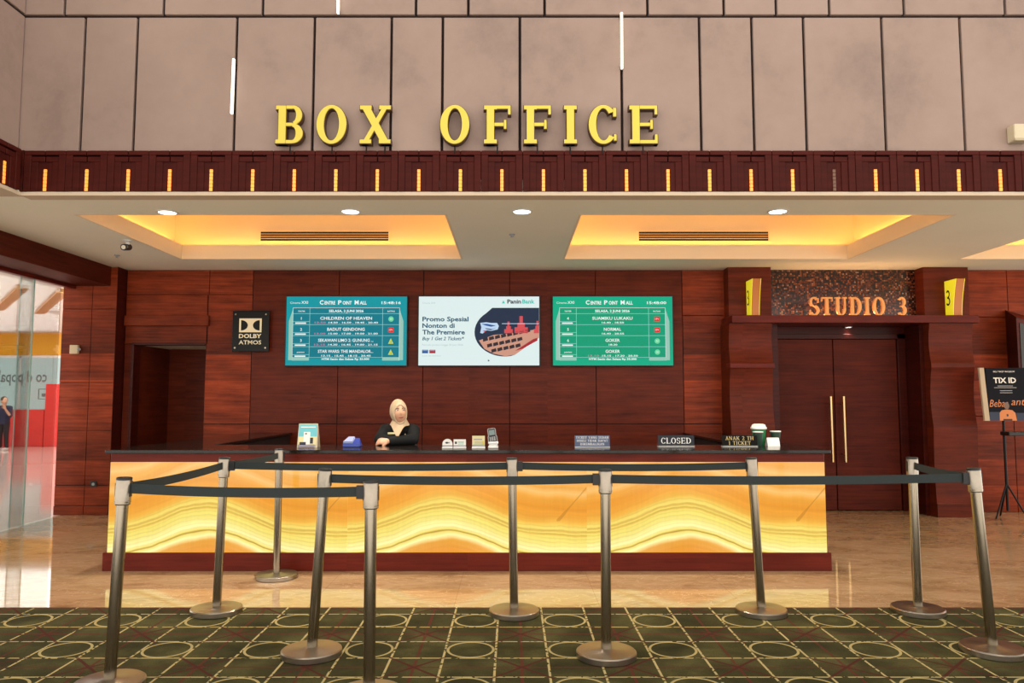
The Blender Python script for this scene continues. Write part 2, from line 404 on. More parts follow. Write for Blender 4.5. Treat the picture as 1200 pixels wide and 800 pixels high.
    def mesh(s, name, mats, off=(0, 0, 0), smooth=None):
        me = bpy.data.meshes.new(name)
        me.from_pydata([(x - off[0], y - off[1], z - off[2]) for x, y, z in s.v], [], s.f)
        for mt in mats: me.materials.append(MAT[mt])
        me.polygons.foreach_set('material_index', s.m)
        bm = bmesh.new(); bm.from_mesh(me); bmesh.ops.recalc_face_normals(bm, faces=bm.faces); bm.to_mesh(me); bm.free()
        if smooth is not None:
            me.polygons.foreach_set('use_smooth', [True] * len(me.polygons)); me.set_sharp_from_angle(angle=math.radians(smooth))
        me.update(); return me
    def build(s, name, mats, parent=None, smooth=None, origin=None, local=False):
        """links the collected shapes as one mesh object; coordinates are world ones unless local"""
        if isinstance(mats, str): mats = [mats]
        off = Vector((0, 0, 0))
        if parent is not None and not local:
            q = parent
            while q is not None: off += q.location; q = q.parent
        o0 = Vector(origin) if origin is not None else Vector(off)
        o = bpy.data.objects.new(name, s.mesh(name, mats, o0, smooth)); COL.objects.link(o)
        o.parent = parent; o.location = o0 - off
        return o
def tag(o, label=None, cat=None, group=None, kind=None):
    for k, v in (('label', label), ('category', cat), ('group', group), ('kind', kind)):
        if v: o[k] = v
    return o
def empty(name, loc, label, cat, group=None):
    o = bpy.data.objects.new(name, None); COL.objects.link(o); o.location = loc; o.empty_display_size = .1
    return tag(o, label, cat, group)
def single(mb, name, mats, label, cat, group=None, smooth=None, base=None):
    if base is None:
        xs = [v[0] for v in mb.v]; ys = [v[1] for v in mb.v]; zs = [v[2] for v in mb.v]
        base = ((min(xs) + max(xs)) / 2, (min(ys) + max(ys)) / 2, min(zs))
    return tag(mb.build(name, mats, None, smooth, base), label, cat, group)
def struct(mb, name, mats, parent=None, smooth=None):
    o = mb.build(name, mats, parent, smooth)
    if parent is None: o['kind'] = 'structure'
    return o
def copy_tree(o, parent=None):
    c = o.copy(); COL.objects.link(c)
    if parent: c.parent = parent
    for ch in list(o.children): copy_tree(ch, c)
    return c

# plain text from the built-in font, as flat polygons (x, z)
def text_polys(body, bold=0, shear=0):
    cu = bpy.data.curves.new('t', 'FONT'); cu.body = body; cu.size = 1; cu.offset = bold; cu.shear = shear
    cu.resolution_u = 2; cu.fill_mode = 'FRONT'
    ob = bpy.data.objects.new('t', cu); me = ob.to_mesh()
    vs = [(v.co.x, v.co.y) for v in me.vertices]; fs = [tuple(p.vertices) for p in me.polygons]
    ob.to_mesh_clear(); bpy.data.objects.remove(ob); bpy.data.curves.remove(cu)
    return vs, fs
def text(mb, body, x, z, y, h, m, width=None, align='L', bold=.012, shear=0, mirror=False, side=None):
    """cap height h; baseline z; optional total width; side='x' lays the text on a plane of constant x"""
    vs, fs = text_polys(body, bold, shear)
    if not vs: return
    x0 = min(v[0] for v in vs); x1 = max(v[0] for v in vs); sc = h / .7
    sx = sc if width is None else width / (x1 - x0)
    w = (x1 - x0) * sx
    ox = {'L': 0, 'C': -w / 2, 'R': -w}[align]
    out = []
    for a, b in vs:
        t = (a - x0) * sx + ox
        if mirror: t = -t
        out.append((x + t, y, z + b * sc) if side is None else (side, x + t, z + b * sc))
    mb.add(out, fs, m)
def rect(mb, x0, x1, z0, z1, y, m): mb.add([(x0, y, z0), (x1, y, z0), (x1, y, z1), (x0, y, z1)], [(0, 1, 2, 3)], m)

# serif letters drawn from strokes in a unit-height box
def glyph(ch, W, T, t, g=0.0):
    out = []
    s = t * 1.15; e = .07                        # serif height, serif overhang
    def Rc(x0, z0, x1, z1): out.append([(x0 - g, z0 - g), (x1 + g, z0 - g), (x1 + g, z1 + g), (x0 - g, z1 + g)])
    def Ring(cx, cz, rx, rz, wx, wz, a0, a1, n=22):
        a0 = math.radians(a0); a1 = math.radians(a1)
        for i in range(n):
            p = a0 + (a1 - a0) * i / n; q = a0 + (a1 - a0) * (i + 1) / n
            O = lambda a: (cx + (rx + g) * math.cos(a), cz + (rz + g) * math.sin(a))
            I = lambda a: (cx + max(rx - wx - g, .01) * math.cos(a), cz + max(rz - wz - g, .01) * math.sin(a))
            out.append([O(p), O(q), I(q), I(p)])
    def St(x0, z0, x1, z1, w):                    # slanted stroke cut flat at both ends
        d = math.hypot(x1 - x0, z1 - z0); k = (w / 2 + g) * d / abs(z1 - z0)
        ez = g if z1 > z0 else -g
        out.append([(x0 - k, z0 - ez), (x0 + k, z0 - ez), (x1 + k, z1 + ez), (x1 - k, z1 + ez)])
    def stem(x, T=T, top=True, bot=True, l=e, r=e):
        Rc(x, 0, x + T, 1)
        if top: Rc(x - l, 1 - s, x + T + r, 1)
        if bot: Rc(x - l, 0, x + T + r, s)
    if ch == 'I': stem((W - T) / 2)
    elif ch == 'B':
        stem(e, r=0); x = e + T
        rx1 = (W - x) * .52; rx2 = (W - x) * .62
        Rc(x, 1 - t, W - rx1 * 1.05, 1); Rc(x, .5 - t / 2, W - rx2, .5 + t / 2); Rc(x, 0, W - rx2, t)
        Ring(W - rx1 * 1.12, .745, rx1, .255, T * .82, t, -90, 90); Ring(W - rx2, .262, rx2, .262, T * .95, t, -90, 90)
    elif ch in 'PR':
        stem(e, r=e * .6); x = e + T; rx = (W - x) * .55
        Rc(x, 1 - t, W - rx, 1); Rc(x, .46, W - rx, .46 + t); Ring(W - rx, .73, rx, .27, T * .9, t, -90, 90)
        if ch == 'R': St(W * .55, .47, W - T * .5, 0, T * .9); Rc(W - T, 0, W + .02, s)
    elif ch == 'D':
        stem(e, r=0); x = e + T; rx = (W - x) * .85
        Rc(x, 1 - t, W - rx, 1); Rc(x, 0, W - rx, t); Ring(W - rx, .5, rx, .5, T, t, -90, 90)
    elif ch == 'O': Ring(W / 2, .5, W / 2, .515, T, t, 0, 360, 44)
    elif ch in 'CG':
        Ring(W * .52, .5, W * .52, .515, T, t, 42, 318, 36)
        Rc(W * .86, .70, W * .98, .93)
        if ch == 'C': Rc(W * .88, .07, W * .98, .24)
        else: Rc(W * .82, .06, W * .82 + T * .8, .46); Rc(W * .62, .46 - s, W * 1.02, .46)
    elif ch in 'EF':
        stem(e, r=e if ch == 'F' else 0); x = e + T
        Rc(x, 1 - t, W, 1); Rc(W - t * .8, .76, W, 1)
        Rc(x, .5 - t / 2, W * .74, .5 + t / 2); Rc(W * .74, .38, W * .74 + t * .75, .62)
        if ch == 'E': Rc(x, 0, W, t); Rc(W - t * .8, 0, W, .24)
    elif ch == 'L': stem(e, r=0); Rc(e + T, 0, W, t); Rc(W - t * .8, 0, W, .26)
    elif ch == 'T':
        Rc((W - T) / 2, 0, (W + T) / 2, 1); Rc((W - T) / 2 - e, 0, (W + T) / 2 + e, s)
        Rc(0, 1 - t, W, 1); Rc(0, .77, t * .8, 1); Rc(W - t * .8, .77, W, 1)
    elif ch == 'H': stem(e); stem(W - e - T); Rc(e + T, .5 - t / 2, W - e - T, .5 + t / 2)
    elif ch == 'U':
        c = .34
        Rc(e, c, e + T, 1); Rc(0, 1 - s, T + 2 * e, 1); Rc(W - e - t * 1.2, c, W - e, 1); Rc(W - 2 * e - t * 1.3, 1 - s, W, 1)
        Ring(W / 2, c, W / 2 - e, c + .015, T * .95, t, 180, 360, 24)
    elif ch == 'X':
        St(W * .16, 1, W * .84, 0, T); St(W * .84, 1, W * .16, 0, T * .62)
        for zz in (0, 1 - s):
            Rc(0, zz, W * .38, zz + s); Rc(W * .62, zz, W, zz + s)
    elif ch == 'Y':
        St(W * .18, 1, W * .5, .45, T); St(W * .84, 1, W * .5, .45, T * .6); Rc((W - T) / 2, 0, (W + T) / 2, .47)
        Rc((W - T) / 2 - e, 0, (W + T) / 2 + e, s); Rc(0, 1 - s, W * .38, 1); Rc(W * .64, 1 - s, W, 1)
    elif ch == 'A':
        St(W * .5, 1, W * .14, 0, T * .6); St(W * .5, 1, W * .84, 0, T); Rc(W * .25, .3, W * .72, .3 + t)
        Rc(0, 0, W * .32, s); Rc(W * .64, 0, W, s)
    elif ch == 'K':
        stem(e); St(e + T, .42, W * .86, 1, T * .6); St(W * .45, .55, W * .86, 0, T); Rc(W * .66, 1 - s, W, 1); Rc(W * .66, 0, W, s)
    elif ch == 'N':
        stem(e, t * 1.2, True, True); stem(W - e - t * 1.2, t * 1.2, True, False); St(e + t * .6, 1, W - e - t * .6, 0, T)
    elif ch == 'M':
        stem(e, t * 1.2, l=e, r=e * .5); stem(W - e - T, T, l=e * .5, r=e); St(e + t, 1, W * .48, .1, T); St(W - e - T * .5, 1, W * .48, .1, t)
    elif ch == 'S':
        Ring(W / 2, .735, W * .46, .278, T * .85, t * 1.15, 30, 235, 24); Ring(W / 2, .272, W * .48, .285, T * .85, t * 1.15, 75, -152, 26)
        St(W * .20, .60, W * .80, .40, T * .30)
        Rc(W * .82, .70, W * .92, .95); Rc(W * .06, .04, W * .16, .30)
    elif ch == '3':
        Ring(W * .46, .745, W * .44, .268, T * .85, t, 150, -90, 24); Ring(W * .46, .272, W * .5, .285, T * .9, t, 90, -150, 24); Rc(W * .3, .5 - t / 2, W * .5, .5 + t / 2)
    elif ch == '2':
        Ring(W * .5, .72, W * .44, .29, T * .85, t, 165, -20, 24); St(W * .84, .64, W * .14, .06, T * .7); Rc(W * .04, 0, W * .96, t * 1.3); Rc(W * .88, 0, W * .96, .24)
    elif ch == '1': stem((W - T) / 2, T, False, True); St(W * .5 - T * .2, 1, W * .5 - T * 1.2, .82, t)
    return out
GW = dict(I=.42, B=.74, O=.8, C=.74, E=.72, F=.70, L=.68, T=.74, H=.86, U=.82, X=.82, Y=.82, A=.84, K=.84, N=.86, M=1.0, S=.62, D=.8, G=.8, P=.72, R=.8)
GW.update({'1': .46, '2': .6, '3': .6, ' ': .42})
def serif_text(mb, s, xc, z, h, y, m, width=None, T=.15, t=.07, depth=.002):
    tot = sum(GW[c] for c in s) + .14 * (len(s) - 1)
    k = h if width is None else width / tot
    x = xc - tot * k / 2
    for c in s:
        if c != ' ':
            for i, pl in enumerate(glyph(c, GW[c], T, t)): mb.face([(x + a * k, z + b * h) for a, b in pl], y - .00002 * i, m)
        x += (GW[c] + .14) * k

# ================================================================== SETTING
CZ = 3.07          # lowered ceiling over the box office
YB = 9.55          # back wall
YF = 6.0           # face of the frieze and of the wall above it
struct(MB().box(-5.53, 8.5, 5.22, 11.0, -.06, 0), 'floor', ['marble'])
c = MB().box(-6.5, 8.5, .5, 5.22, -.06, .008); struct(c, 'floor_carpet', ['carpet_pattern'])
c = MB().box(-26, -5.53, 4.0, 24.5, -.06, 0); struct(c, 'floor_mall', ['mall_floor'])

# lowered ceiling, with three recessed trays
TR = [(-3.92, -.60), (.62, 3.98), (5.30, 8.3)]
TY0, TY1 = 6.66, 8.80
c = MB()
xs = [-5.5] + [q for a in TR for q in a] + [8.5]
c.box(-5.5, 8.5, YF - .02, TY0, CZ, CZ + .12); c.box(-5.5, 8.5, TY1, YB + .2, CZ, CZ + .12)
for a, b in zip(xs[0::2], xs[1::2]): c.box(a, b, TY0, TY1, CZ, CZ + .12)
c.box(-5.5, -3.98, 3.4, YF - .02, CZ, CZ + .12)
struct(c, 'ceiling', ['ceiling_paint'])
def tray(n, x0, x1):
    p = .15; top = 3.74; c = MB(); r = .17
    # upstand round the opening, hiding the strip light
    for (a, b, d, e) in ((x0 - .02, x1 + .02, TY1 - .004, TY1 + .02), (x0 - .02, x1 + .02, TY0 - .02, TY0 + .004), (x0 - .02, x0 + .004, TY0, TY1), (x1 - .004, x1 + .02, TY0, TY1)): c.box(a, b, d, e, CZ - .0005, CZ + r)
    X0, X1, Y0, Y1 = x0 - p, x1 + p, TY0 - p, TY1 + p
    c.box(X0 - .03, X1 + .03, Y1, Y1 + .03, CZ + .12, top); c.box(X0 - .03, X1 + .03, Y0 - .03, Y0, CZ + .12, top)
    c.box(X0 - .03, X0, Y0, Y1, CZ + .12, top); c.box(X1, X1 + .03, Y0, Y1, CZ + .12, top)
    c.box(X0 - .03, X1 + .03, Y0 - .03, Y1 + .03, top, top + .03)
    o = struct(c, 'ceiling_tray', ['tray_paint'])
    led = MB(); q = .075
    led.box(x0, x1, TY1 + q - .012, TY1 + q + .012, CZ + .12, CZ + .135); led.box(x0, x1, TY0 - q - .012, TY0 - q + .012, CZ + .12, CZ + .135)
    led.box(x0 - q - .012, x0 - q + .012, TY0, TY1, CZ + .12, CZ + .135); led.box(x1 + q - .012, x1 + q + .012, TY0, TY1, CZ + .12, CZ + .135)
    led.build('strip_light', ['cove_led'], o)
    w = (x1 - x0); d = TY1 - TY0; mx = (x0 + x1) / 2; my = (TY0 + TY1) / 2; P = 6.5
    for (loc, sx, sy, rot) in (((mx, TY1 + .08, CZ + .15), w, .05, (PI + .35, 0, 0)), ((mx, TY0 - .08, CZ + .15), w, .05, (PI - .35, 0, 0)),
                               ((x0 - .08, my, CZ + .15), .05, d, (PI, -.35, 0)), ((x1 + .08, my, CZ + .15), .05, d, (PI, .35, 0))):
        area('cove_light', loc, rot, sx, sy, P * max(sx, sy) / 3, (1, .42, .06))
for i, (a, b) in enumerate(TR): tray(i, a, b)

# upper wall of big stone panels with dark joints
c = MB(); ZJ0, ZJ1 = 4.585, 4.605
low = [-4.09, -3.545, -3.11, -2.285, -1.64, -1.0, -.575, .065, .906, 1.555, 1.99, 2.42, 3.07, 3.72, 4.7, 5.6, 6.5]
upp = [-4.09, -3.725, -2.9, -2.075, -.8, -.364, .271, 1.128, 1.763, 2.198, 2.641, 3.262, 4.104, 5.0, 5.8, 6.5]
c.box(-4.1, 6.5, YF + .05, YF + .2, 3.38, 6.4, 1)
j = .011
for a, b in zip(low, low[1:]): c.box(a + j, b - j, YF + .02, YF + .06, 3.40, 4.578, 0, .004, 1)
for a, b in zip(upp, upp[1:]): c.box(a + j, b - j, YF + .02, YF + .06, 4.604, 6.3, 0, .004, 1)
struct(c, 'wall_upper', ['stone_panel', 'groove'])
c = MB(); c.box(-4.25, -4.06, 2.6, YF + .05, 3.38, 6.4, 1)
ys = [YF + .02, 4.72, 3.5, 2.6]
for a, b in zip(ys, ys[1:]):
    c.box(-4.09, -4.04, b + j, a - j, 3.40, 4.578, 0, .004, 1); c.box(-4.09, -4.04, b + j, a - j, 4.604, 6.3, 0, .004, 1)
struct(c, 'wall_upper_left', ['stone_panel', 'groove'])

# frieze of carved blocks with amber lamps
PITCH_X = .3368
fr = MB()
fr.box(-4.05, 6.5, YF + .0, YF + .2, 3.085, 3.43, 0)
fr.box(-4.2, -4.0, 2.7, YF + .02, 3.085, 3.43, 0)
fr.box(-3.975, 6.5, YF - .035, YF + .1, 3.058, 3.088, 1); fr.box(-4.2, -3.975, 2.7, YF + .0, 3.058, 3.088, 1)
fr.box(-4.06, -3.957, YF - .047, YF + .01, 3.088, 3.428, 0)
frieze = struct(fr, 'trim_1', ['frieze_wood', 'lip_paint'])
def frieze_meshes():
    b = MB(); w = PITCH_X / 2 - .0016; H = .336; z0 = 0
    # three stepped arches: outermost leaf is split by a slit in the middle
    for s in (-1, 1):
        x0, x1 = sorted((s * .004, s * w)); b.box(x0, x1, -.045, 0, .300, H, 0, .003, 1)          # top
        x0, x1 = sorted((s * .112, s * w)); b.box(x0, x1, -.045, 0, 0, .300, 0, .003, 1)          # sides
        x0, x1 = sorted((s * .004, s * .113)); b.box(x0, x1, -.036, 0, .245, .289, 0, .003, 1)
        x0, x1 = sorted((s * .058, s * .113)); b.box(x0, x1, -.036, 0, 0, .245, 0, .003, 1)
    b.box(-.004, .004, -.03, 0, .30, H, 0)
    b.box(-.06, .06, -.026, 0, 0, .246, 0)
    l = MB(); n = 6
    for k in range(n):
        l.box(-.0125, .0125, -.034, -.02, .006 + k * .03, .006 + k * .03 + .0275, 0, .002, 1)
        l.box(-.0105, .0105, -.031, -.02, .006 + k * .03 + .0275, .006 + (k + 1) * .03, 1)
    return b.mesh('frieze_block', ['frieze_wood']), l.mesh('lamp_slot', ['amber_lamp', 'amber_break']), l.mesh('lamp_slot', ['dead_lamp', 'frieze_wood'])
FB, FL, FD = frieze_meshes()
def frieze_block(x, y, rz, dead=False):
    o = bpy.data.objects.new('frieze_block', FB); COL.objects.link(o); o.parent = frieze
    o.location = (x, y, 3.09); o.rotation_euler = (0, 0, rz)
    l = bpy.data.objects.new('lamp_slot', FD if dead else FL); COL.objects.link(l); l.parent = o
    if dead: l['label'] = 'unlit lamp slot'
for k in range(31): frieze_block(-3.955 + PITCH_X * (k + .5), YF, 0, k == 19)
for k in range(3): frieze_block(-4.0, YF - .06 - PITCH_X * (k + .55), PI / 2)

# back wall: wood panels with fine joints, open at the passage and the studio door
c = MB()
def panel(x0, x1, z0, z1, m, y=YB, g=.004, d=.03):
    c.box(x0 + g, x1 - g, y, y + d, z0 + g, z1 - g, m, .002, 1)
PX0, PX1, PZ = -4.84, -3.905, 2.114          # passage opening
c.box(PX1, 3.2, YB + .02, YB + .14, 0, CZ + .1, 2); c.box(PX0 - .1, PX1, YB + .02, YB + .14, PZ, CZ + .1, 2); c.box(-4.95, PX0, YB + .02, YB + .14, 0, CZ + .1, 2)
c.box(5.17, 8.5, YB + .02, YB + .14, 0, CZ + .1, 2)
panel(-4.94, PX0, 0, PZ, 1); panel(-4.94, -3.88, 2.36, 2.75, 0); panel(-4.94, -3.88, 2.75, CZ, 0); panel(-4.94, -3.88, PZ, 2.36, 0)
panel(PX1, -3.32, 0, 1.10, 0); panel(PX1, -3.32, 1.10, 2.75, 0); panel(-3.88, -3.32, 2.75, CZ, 0)
px = [-3.32, -2.215, -1.135, -.03, 1.07, 2.18]
for a, b in zip(px, px[1:]): panel(a, b, 0, 1.10, 1); panel(a, b, 1.10, CZ, 1)
panel(2.18, 2.76, 0, 1.10, 0); panel(2.18, 2.76, 1.10, 2.48, 0); panel(2.18, 2.76, 2.48, CZ, 0)
panel(5.6, 6.35, 0, 1.2, 0); panel(5.6, 6.35, 1.2, 2.46, 0); panel(5.6, 6.35, 2.46, CZ, 0)
panel(6.35, 8.4, 0, 1.2, 0); panel(6.35, 8.4, 1.2, 2.46, 0); panel(6.35, 8.4, 2.46, CZ, 0)
struct(c, 'wall_back', ['veneer_block', 'veneer_panel', 'groove'])
c = MB(); c.box(-4.93, -3.86, YB - .06, YB + .01, 2.344, 2.475, 0, .005, 1); struct(c, 'trim_2', ['veneer_block'])
c = MB(); c.box(PX0 - .0, PX0 + .035, YB - .03, YB + .15, 0, PZ, 0, .003, 1); c.box(PX0, PX1, YB - .012, YB + .15, PZ - .012, PZ + .02, 0)
struct(c, 'trim_3', ['veneer_dark'])
# the dark passage behind it
c = MB(); c.box(PX0 - .12, PX0, YB + .14, 10.72, 0, PZ + .1, 0); c.box(PX1, PX1 + .12, YB + .14, 10.72, 0, PZ + .1, 0); c.box(PX0, PX1, 10.6, 10.72, 0, PZ + .1, 0)
struct(c, 'wall_passage', ['veneer_panel'])
c = MB(); c.box(PX0, PX1, YB + .14, 10.6, PZ + .0, PZ + .08); struct(c, 'ceiling_passage', ['ceiling_paint'])
# panelled column left of the passage
c = MB(); CX0, CX1, CY = -5.62, -4.945, 9.33
c.box(CX0, CX1 - .004, CY + .02, 11.2, 0, CZ + .05, 1)
for (z0, z1) in ((.0, .115), (.115, .36), (.36, 1.03), (1.03, 1.62), (1.62, 2.537), (2.537, CZ)):
    for (a, b) in ((CX0, -5.25), (-5.25, CX1)):
        c.box(a + .003, b - .003, CY + (.0 if z0 > .1 else -.008), CY + .03, z0 + .003, z1 - .003, 0, .002, 1)
c.box(CX1 - .01, CX1, CY + .004, YB + .02, 0, CZ, 2)
struct(c, 'wall_column', ['veneer_block', 'groove', 'veneer_dark'])
# beam over the glass front, with its glazing channel
c = MB(); c.box(-5.56, -5.03, 3.4, CY + .2, 2.83, CZ + .02, 0, .004, 1); struct(c, 'trim_4', ['veneer_door'])
c = MB(); c.box(-5.535, -5.465, 3.4, CY, 2.79, 2.832, 0); struct(c, 'trim_5', ['trim_wood'])

# glass front: two sheets that overlap
for nm, x, y0, y1 in (('window_1', -5.49, 4.0, 8.56), ('window_2', -5.515, 8.36, 9.12)):
    w = MB().box(x - .006, x + .006, y0, y1, .006, 2.80); o = struct(w, nm, ['pane_glass'])
    e = MB().box(x - .006, x + .006, (y1 - .002 if nm == 'window_1' else y0 - .002), (y1 + .004 if nm == 'window_1' else y0 + .004), .006, 2.80); e.build('pane_edge', ['glass_edge'], o)

# mall beyond the glass
c = MB().box(-26, -5.57, 4.0, 24.5, 3.42, 3.5); struct(c, 'ceiling_mall', ['mall_white'])
c = MB(); c.box(-26, -5.5, 23.1, 23.3, 0, 3.42, 0); struct(c, 'wall_mall', ['mall_white'])
c = MB(); c.box(-26, -5.5, 22.95, 23.1, 2.74, 3.42, 0); struct(c, 'trim_6', ['mall_yellow'])
c = MB(); c.box(-5.64, -5.60, CY + .1, 23.3, 0, 3.42, 0); struct(c, 'wall_mall_right', ['mall_white'])
c = MB(); c.box(-13.98, -11.5, 22.55, 22.9, 0, 1.86, 0, .02); c.box(-26, -14.0, 22.55, 22.9, 0, 1.09, 0, .02); struct(c, 'wall_mall_red', ['mall_red'])
def plank(p, q, label):
    d = (Vector(q) - Vector(p)).normalized(); n = Vector((-d.y, d.x, 0)) * .10
    b = MB(); a0, a1, a2, a3 = Vector(p) - n, Vector(p) + n, Vector(q) + n, Vector(q) - n
    b.hexa([(v.x, v.y, 3.34) for v in (a0, a1, a2, a3)] + [(v.x, v.y, 3.42) for v in (a0, a1, a2, a3)])
    single(b, 'ceiling_plank', ['mall_plank'], label, 'ceiling plank')
plank((-11.2, 16.3, 0), (-8.6, 13.1, 0), 'wooden plank on the white mall ceiling, left of the two seen through the glass')
plank((-10.75, 17.0, 0), (-8.2, 13.6, 0), 'wooden plank on the white mall ceiling, nearer to the wood column')
# shop window sign seen from behind
sh = empty('shop_window', (-14.6, 22.5, 1.1), 'pale frosted shop window with grey mirrored lettering above red counter front', 'shop window')
b = MB(); b.box(-17.5, -14.0, 22.86, 22.9, 1.10, 2.70, 0); b.box(-14.0, -12.9, 22.93, 22.96, 1.86, 2.66, 0); b.build('film_pane', ['sign_film'], sh)
b = MB(); b.box(-14.98, -14.92, 22.83, 22.92, 1.10, 2.70, 0); b.box(-17.5, -12.9, 22.83, 22.92, 2.66, 2.73, 0); b.build('mullion', ['white_plastic'], sh)
b = MB(); text(b, "co d popa's", -14.12, 1.93, 22.82, .33, 0, width=1.6, mirror=True, bold=.02); b.build('lettering', ['mall_text'], sh)
b = MB()
for x0, x1 in ((-14.36, -14.34), (-14.04, -14.02)): b.box(x0, x1, 22.81, 22.83, 1.4, 1.72)
b.box(-14.36, -14.02, 22.81, 22.83, 1.40, 1.42); b.box(-14.36, -14.02, 22.81, 22.83, 1.70, 1.72); b.box(-14.25, -14.13, 22.81, 22.83, 1.48, 1.58)
b.build('square_mark', ['mall_text'], sh)

# ================================================================== STUDIO 3 PORTAL
c = MB(); c.box(3.2, 5.17, YB, YB + .12, 2.35, CZ + .05); struct(c, 'wall_mosaic', ['mosaic'])
for nm, x0, x1 in (('trim_7', 2.715, 3.255), ('trim_8', 5.17, 5.735)):
    c = MB(); c.box(x0, x1, 9.35, YB + .02, 2.43, CZ + .02, 0, .004, 1); struct(c, nm, ['veneer_panel'])
c = MB(); c.box(2.68, 5.69, 9.10, YB + .02, 2.342, 2.436, 0, .005, 1); struct(c, 'trim_9', ['trim_wood'])
def scooped(nm, x0, x1):
    # two scooped courses, each flaring out at its foot, over a straight base
    prof = [(9.66, 0), (9.14, 0), (9.14, .16), (9.15, .17)]
    def course(z0, z1, yo, yi):
        r = []
        for k in range(15):
            q = k / 14; r.append((yo + (yi - yo) * math.sin(PI * min(1, q * 1.0)) * .9, z0 + (z1 - z0) * q))
        return r
    prof += course(.18, 1.06, 9.15, 9.17) + course(1.075, 1.79, 9.15, 9.20)
    prof += [(9.145, 1.80), (9.145, 1.85)] + course(1.86, 2.342, 9.15, 9.19) + [(9.66, 2.342)]
    c = MB(); c.prism(prof, x0, x1, 0, 'x')
    return struct(c, nm, ['veneer_panel'], smooth=25)
scooped('trim_10', 2.66, 3.185)
scooped('trim_11', 5.11, 5.64)
c = MB(); c.box(2.65, 3.195, 9.12, 9.3, 1.79, 1.852, 0, .006, 2); struct(c, 'trim_12', ['trim_wood'])
# recess: sides, soffit and head
c = MB(); c.box(3.185, 3.30, 9.3, 9.75, 0, 2.36, 0); c.box(5.06, 5.12, 9.3, 9.75, 0, 2.36, 0); c.box(3.2, 5.12, 9.66, 9.80, 2.19, 2.36, 0); c.box(3.2, 5.12, 9.74, 9.8, 0, 2.36, 1)
struct(c, 'wall_recess', ['veneer_dark', 'groove'])
c = MB(); c.box(3.28, 5.07, YB + .02, 9.75, 2.342, 2.40, 0); struct(c, 'ceiling_recess', ['veneer_dark'])
c = MB(); c.box(4.955, 5.06, 9.63, 9.74, 0, 2.25, 0, .004, 1); c.box(3.3, 3.39, 9.63, 9.74, 0, 2.25, 0, .004, 1); c.box(3.3, 5.06, 9.63, 9.74, 2.186, 2.25, 0, .004, 1); struct(c, 'trim_13', ['veneer_dark'])
for nm, x0, x1, hx in (('door_1', 3.393, 4.130, 4.058), ('door_2', 4.140, 4.952, 4.222)):
    d = struct(MB().box(x0, x1, 9.66, 9.71, .012, 2.183, 0, .004, 1), nm, ['veneer_door'])
    h = MB(); h.tube([(hx, 9.585, .62), (hx, 9.585, 1.45)], .017, 16)
    for z in (.72, 1.35): h.tube([(hx, 9.585, z), (hx, 9.665, z)], .009, 10)
    h.build('pull_handle', ['brass'], d, 40)

# ================================================================== LETTERS
def sign_letter(ch, x0, x1, label):
    h = .315; z0 = 3.472; W = (x1 - x0) / h; T = .195; t = .092
    o = empty('sign_letter', ((x0 + x1) / 2, YF - .02, 3.43), label, 'letter', None)
    body = MB(); face = MB()
    for i, pl in enumerate(glyph(ch, W, T, t, .014)): body.prism([(x0 + a * h, z0 + b * h) for a, b in pl], YF - .075 - .0001 * i, YF - .02, 0)
    for i, pl in enumerate(glyph(ch, W, T, t, -.004)): face.prism([(x0 + a * h, z0 + b * h) for a, b in pl], YF - .084 - .0001 * i, YF - .074, 0)
    body.build('letter_side', ['letter_side'], o); face.build('letter_face', ['letter_yellow'], o)
    for f in ((.2, .8) if ch == 'X' else (.5,)):
        xx = x0 + f * (x1 - x0); MB().tube([(xx, YF - .045, 3.40), (xx, YF - .045, z0 + (.03 if ch != 'C' else .02))], .006, 8).build('mounting_stem', ['black_metal'], o)
for ch, a, b, lab in (('B', -1.911, -1.688, 'yellow block letter B, first of the sign above the frieze'),
                      ('O', -1.581, -1.337, 'yellow block letter O between the B and the X of the sign'),
                      ('X', -1.231, -.98, 'yellow block letter X standing on two stems above the frieze'),
                      ('O', -.581, -.344, 'yellow block letter O that begins the second word of the sign'),
                      ('F', -.227, -.01, 'yellow block letter F right after the O of the second word'),
                      ('F', .096, .316, 'yellow block letter F just left of the I of the second word'),
                      ('I', .416, .529, 'narrow yellow block letter I above the frieze'),
                      ('C', .619, .849, 'yellow block letter C with open right side above the frieze'),
                      ('E', .949, 1.176, 'yellow block letter E, last of the sign above the frieze')):
    sign_letter(ch, a, b, lab)
for ch, a, b, lab in (('S', 3.682, 3.814, 'copper letter S, first on the ledge over the studio door'),
                      ('T', 3.836, 3.978, 'copper letter T on the ledge over the studio door'),
                      ('U', 4.006, 4.154, 'copper letter U on the ledge over the studio door'),
                      ('D', 4.186, 4.334, 'copper letter D on the ledge over the studio door'),
                      ('I', 4.361, 4.45, 'slim copper letter I on the ledge over the studio door'),
                      ('O', 4.474, 4.625, 'round copper letter O on the ledge over the studio door'),
                      ('3', 4.785, 4.895, 'copper numeral 3 on the ledge over the studio door')):
    h = .222; z0 = 2.4385; b2 = MB(); a *= .988; b *= .988
    for i, pl in enumerate(glyph(ch, (b - a) / h, .17, .075)): b2.prism([(a + u * h, z0 + max(v, 0) * h) for u, v in pl], 9.135 - .0001 * i, 9.165, 0)
    single(b2, 'studio_letter', ['letter_gold'], lab, 'letter')
# the strip lamp lying on the ledge that washes the letters and the mosaic
b = MB(); b.box(3.36, 5.06, 9.40, 9.43, 2.436, 2.452, 0, .003, 1); single(b, 'strip_lamp', ['cove_led'], 'thin amber strip lamp lying on the ledge behind the copper letters', 'lamp')
area('ledge_light', (4.2, 9.415, 2.46), (PI, 0, 0), 1.7, .03, 3.0, (1, .50, .2))
area('ledge_light', (4.25, 9.24, 2.445), (PI + .9, 0, 0), 1.6, .02, 3.2, (1, .55, .24))

